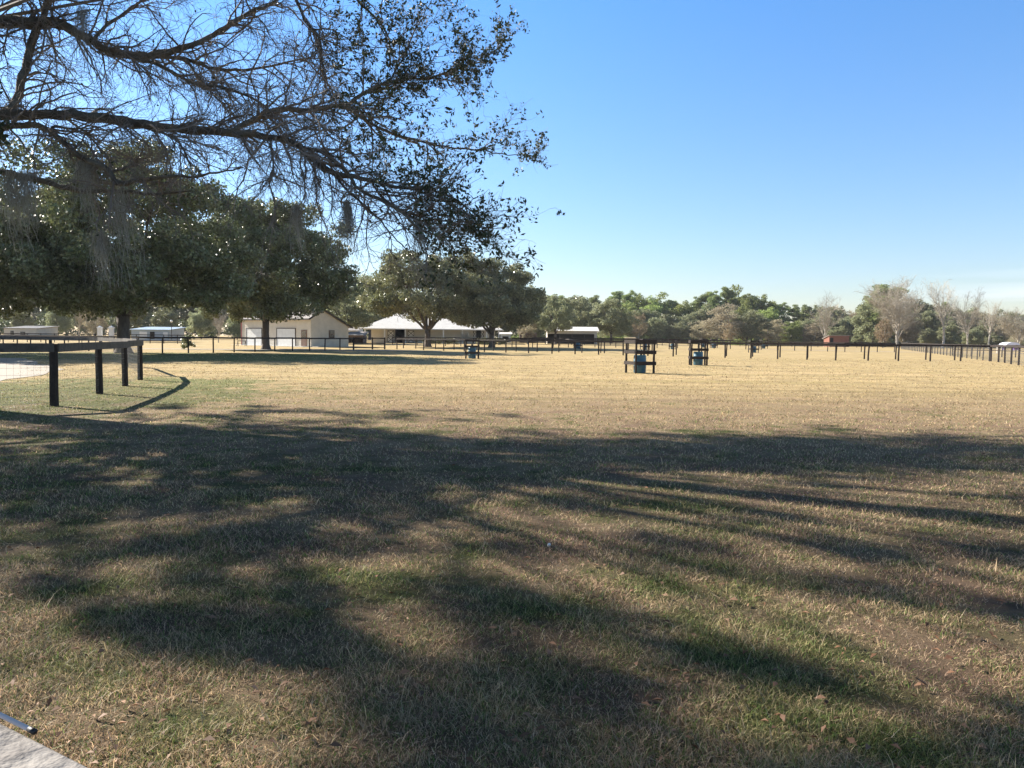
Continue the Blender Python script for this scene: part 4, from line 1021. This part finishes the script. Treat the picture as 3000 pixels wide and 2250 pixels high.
simple_shed('metal_shed', 385, 495, 992, 966, 128, 6, M_BLUEMETAL, M_BLUEMETAL, 'pale blue metal shed behind the big oak trunk', 'shed', rise=.45, door=[(.22, .42, .8, M_WHITE), (.50, .62, .8, M_DARK), (.85, .97, .75, M_WHITE)])  # dark middle panel paints the shade of an opening
simple_shed('house', 12, 108, 985, 962, 150, 7, M_TANWALL, M_DARKTRIM, 'low grey house far behind the left edge oak', 'house', rise=.5, door=[(.2, .3, .7, M_GLASS), (.5, .65, .6, M_GLASS)])
simple_shed('lean_to', 1020, 1064, 1000, 982, 128, 3, M_BROWNWOOD, M_SHINGLE, 'small dark lean-to with grey roof between garage and barn', 'shed', rise=.5, open_=True)
simple_shed('pen', 1522, 1572, 1000, 976, 150, 4, M_BROWNWOOD, M_BROWNWOOD, 'low brown boarded pen left of the long open shed', 'pen', rise=.05, over=.02)
simple_shed('canopy_shed', 1466, 1496, 1000, 979, 165, 3, M_BLUEMETAL, M_WHITEROOF, 'small white roofed blue shed behind the right barn oak', 'shed', rise=.3, door=[(.2, .8, .7, M_DARK)])
simple_shed('far_cottage', 1008, 1048, 990, 968, 170, 6, M_WHITE, M_SHINGLE, 'distant white house glimpsed between garage and barn', 'house', rise=1.4, door=[(.15, .4, .8, M_GLASS), (.6, .85, .8, M_GLASS)])
simple_shed('trailer', 1836, 1862, 1003, 992, 215, 3, M_BROWNWOOD, M_RUST, 'tiny brown roofed shelter behind the nearest feeder', 'shed', rise=.3)
def canopy(px, w, h_, Y, label):
    p = A(px, 1000, Y); p.z = 0; e = empty('canopy_tent', p, label, 'tent', 'white tents at the right edge')
    m_ = MB(); n = 12; prof = []
    s_ = w / F * Y / 2; H_ = h_ / F * Y
    for i in range(n + 1):
        a_ = math.pi * i / n; prof.append((math.cos(a_) * s_, 1.0 + (H_ - 1.0) * math.sin(a_) ** .8 if 0 < i < n else 1.0))
    vs = [(x, y, z) for y in (0, s_ * .8, s_ * 1.6) for x, z in prof]; k = n + 1
    fs = [(j * k + i, j * k + i + 1, (j + 1) * k + i + 1, (j + 1) * k + i) for j in range(2) for i in range(n)]
    m_.add(vs, fs + [tuple(range(k)), tuple(2 * k + i for i in range(k - 1, -1, -1))]); m_.build('cover', M_TARP, e)
    m_ = MB()
    for y in (0.05, s_ * 1.55):
        for x in (-s_ + .05, s_ - .05): m_.beam((x, y, -.05), (x, y, 1.02), .06, .06)
    m_.build('leg', M_WHITE, e)
    m_ = MB(); m_.box((s_ * .96, s_ * .8, .75), (.03, s_ * 1.5, .5)); m_.build('side_cloth', M_PURPLE, e)
canopy(2969, 44, 33, 118, 'larger rounded white tent at the right edge'); canopy(2937, 16, 20, 122, 'small white tent left of the larger rounded tent')
# white gate pillars far left
for x, lab in ((293, 'left white gate pillar behind the curved fence'), (327, 'right white gate pillar beside the big oak trunk')):
    p = A(x, 990, 118); m_ = MB(); m_.box((0, 0, .7), (.55, .55, 1.6)); m_.box((0, 0, 1.54), (.7, .7, .1)); m_.add([(-.3, -.3, 1.59), (.3, -.3, 1.59), (.3, .3, 1.59), (-.3, .3, 1.59), (0, 0, 1.85)], [(0, 1, 4), (1, 2, 4), (2, 3, 4), (3, 0, 4)])
    o = m_.build('gate_pillar', M_WHITE); o.location = (p.x, p.y, p.z); tag(o, lab, 'pillar')
# round lamp on a pole by the metal shed
p = A(503, 990, 122); e = empty('yard_lamp', p, 'small round white lamp on a pole beside the metal shed', 'lamp')
m_ = MB(); m_.tube([(0, 0, -.3), (0, 0, 2.4)], .05, 8); m_.build('pole', M_DARKTRIM, e)
m_ = MB(); m_.lathe([(0, 2.36), (.12, 2.4), (.2, 2.55), (.17, 2.7), (.08, 2.77), (0, 2.78)], 12); m_.build('lamp_globe', M_WHITE, e, True)
# sawhorse by garage and hedges by barn
p = G(708, 1014); e = empty('sawhorse', p, 'small wooden sawhorse left of the garage', 'sawhorse')
m_ = MB(); m_.box((0, 0, .7), (1.2, .1, .1)); m_.build('crossbar', M_GREYBOARD, e)
for a_ in (-.5, .5):
    for b_ in (-.3, .3): m_ = MB(); m_.beam((a_, 0, .66), (a_ * 1.1, b_, 0), .06, .06); m_.build('leg', M_GREYBOARD, e)
for x, w_, Y, lab in ((1290, 3.0, 138, 'clipped dark hedge along the barn wall'), (1440, 2.4, 136, 'low dark hedge at the right end of the barn')):
    p = A(x, 1000, Y); p.z = zt(p.x, p.y); rg = np.random.default_rng(x); cl = [(Vector((rg.uniform(-w_, w_), rg.uniform(-.4, .4), rg.uniform(.2, 1.0))), .45) for _ in range(60)]
    o = link('hedge', quads_mesh('hedge', clump_leaves(rg, cl, 260, .1, .06)), M_OAK2); o.location = p; tag(o, lab, 'hedge')
p = G(552, 1024); rg = np.random.default_rng(77); cl = [(Vector((rg.normal() * .35, rg.normal() * .35, rg.uniform(.2, 1.5))), .3) for _ in range(30)]
o = link('shrub', quads_mesh('shrub', clump_leaves(rg, cl, 420, .09, .05)), M_OAK); o.location = p; tag(o, 'single dark shrub behind the fence left of the garage', 'shrub')
m_ = MB(); m_.lathe([(0, 0), (.011, 0), (.012, .015), (.010, .03), (0, .031)], 10); o = m_.build('cup', M_WHITE); o.location = G(1607, 1606) + Vector((0, 0, .02)); o.rotation_euler = (.9, .3, 0); tag(o, 'tiny white cup lying in the shaded grass', 'litter')
# the air over the paddocks: far woods fade a little
hz = MB(); hz.box((0, 240, 14.5), (1160, 720, 32)); m = bpy.data.materials.new('thin_air_haze'); m.use_nodes = True; t = m.node_tree; t.nodes.clear()
o_ = t.nodes.new('ShaderNodeOutputMaterial'); pv = t.nodes.new('ShaderNodeVolumePrincipled'); pv.inputs['Color'].default_value = (.93, .95, 1, 1); pv.inputs['Density'].default_value = .00013
pv.inputs['Anisotropy'].default_value = .2; t.links.new(pv.outputs[0], o_.inputs['Volume'])
tag(hz.build('haze', m), 'thin bright haze softening the far treeline', 'haze', kind='stuff')
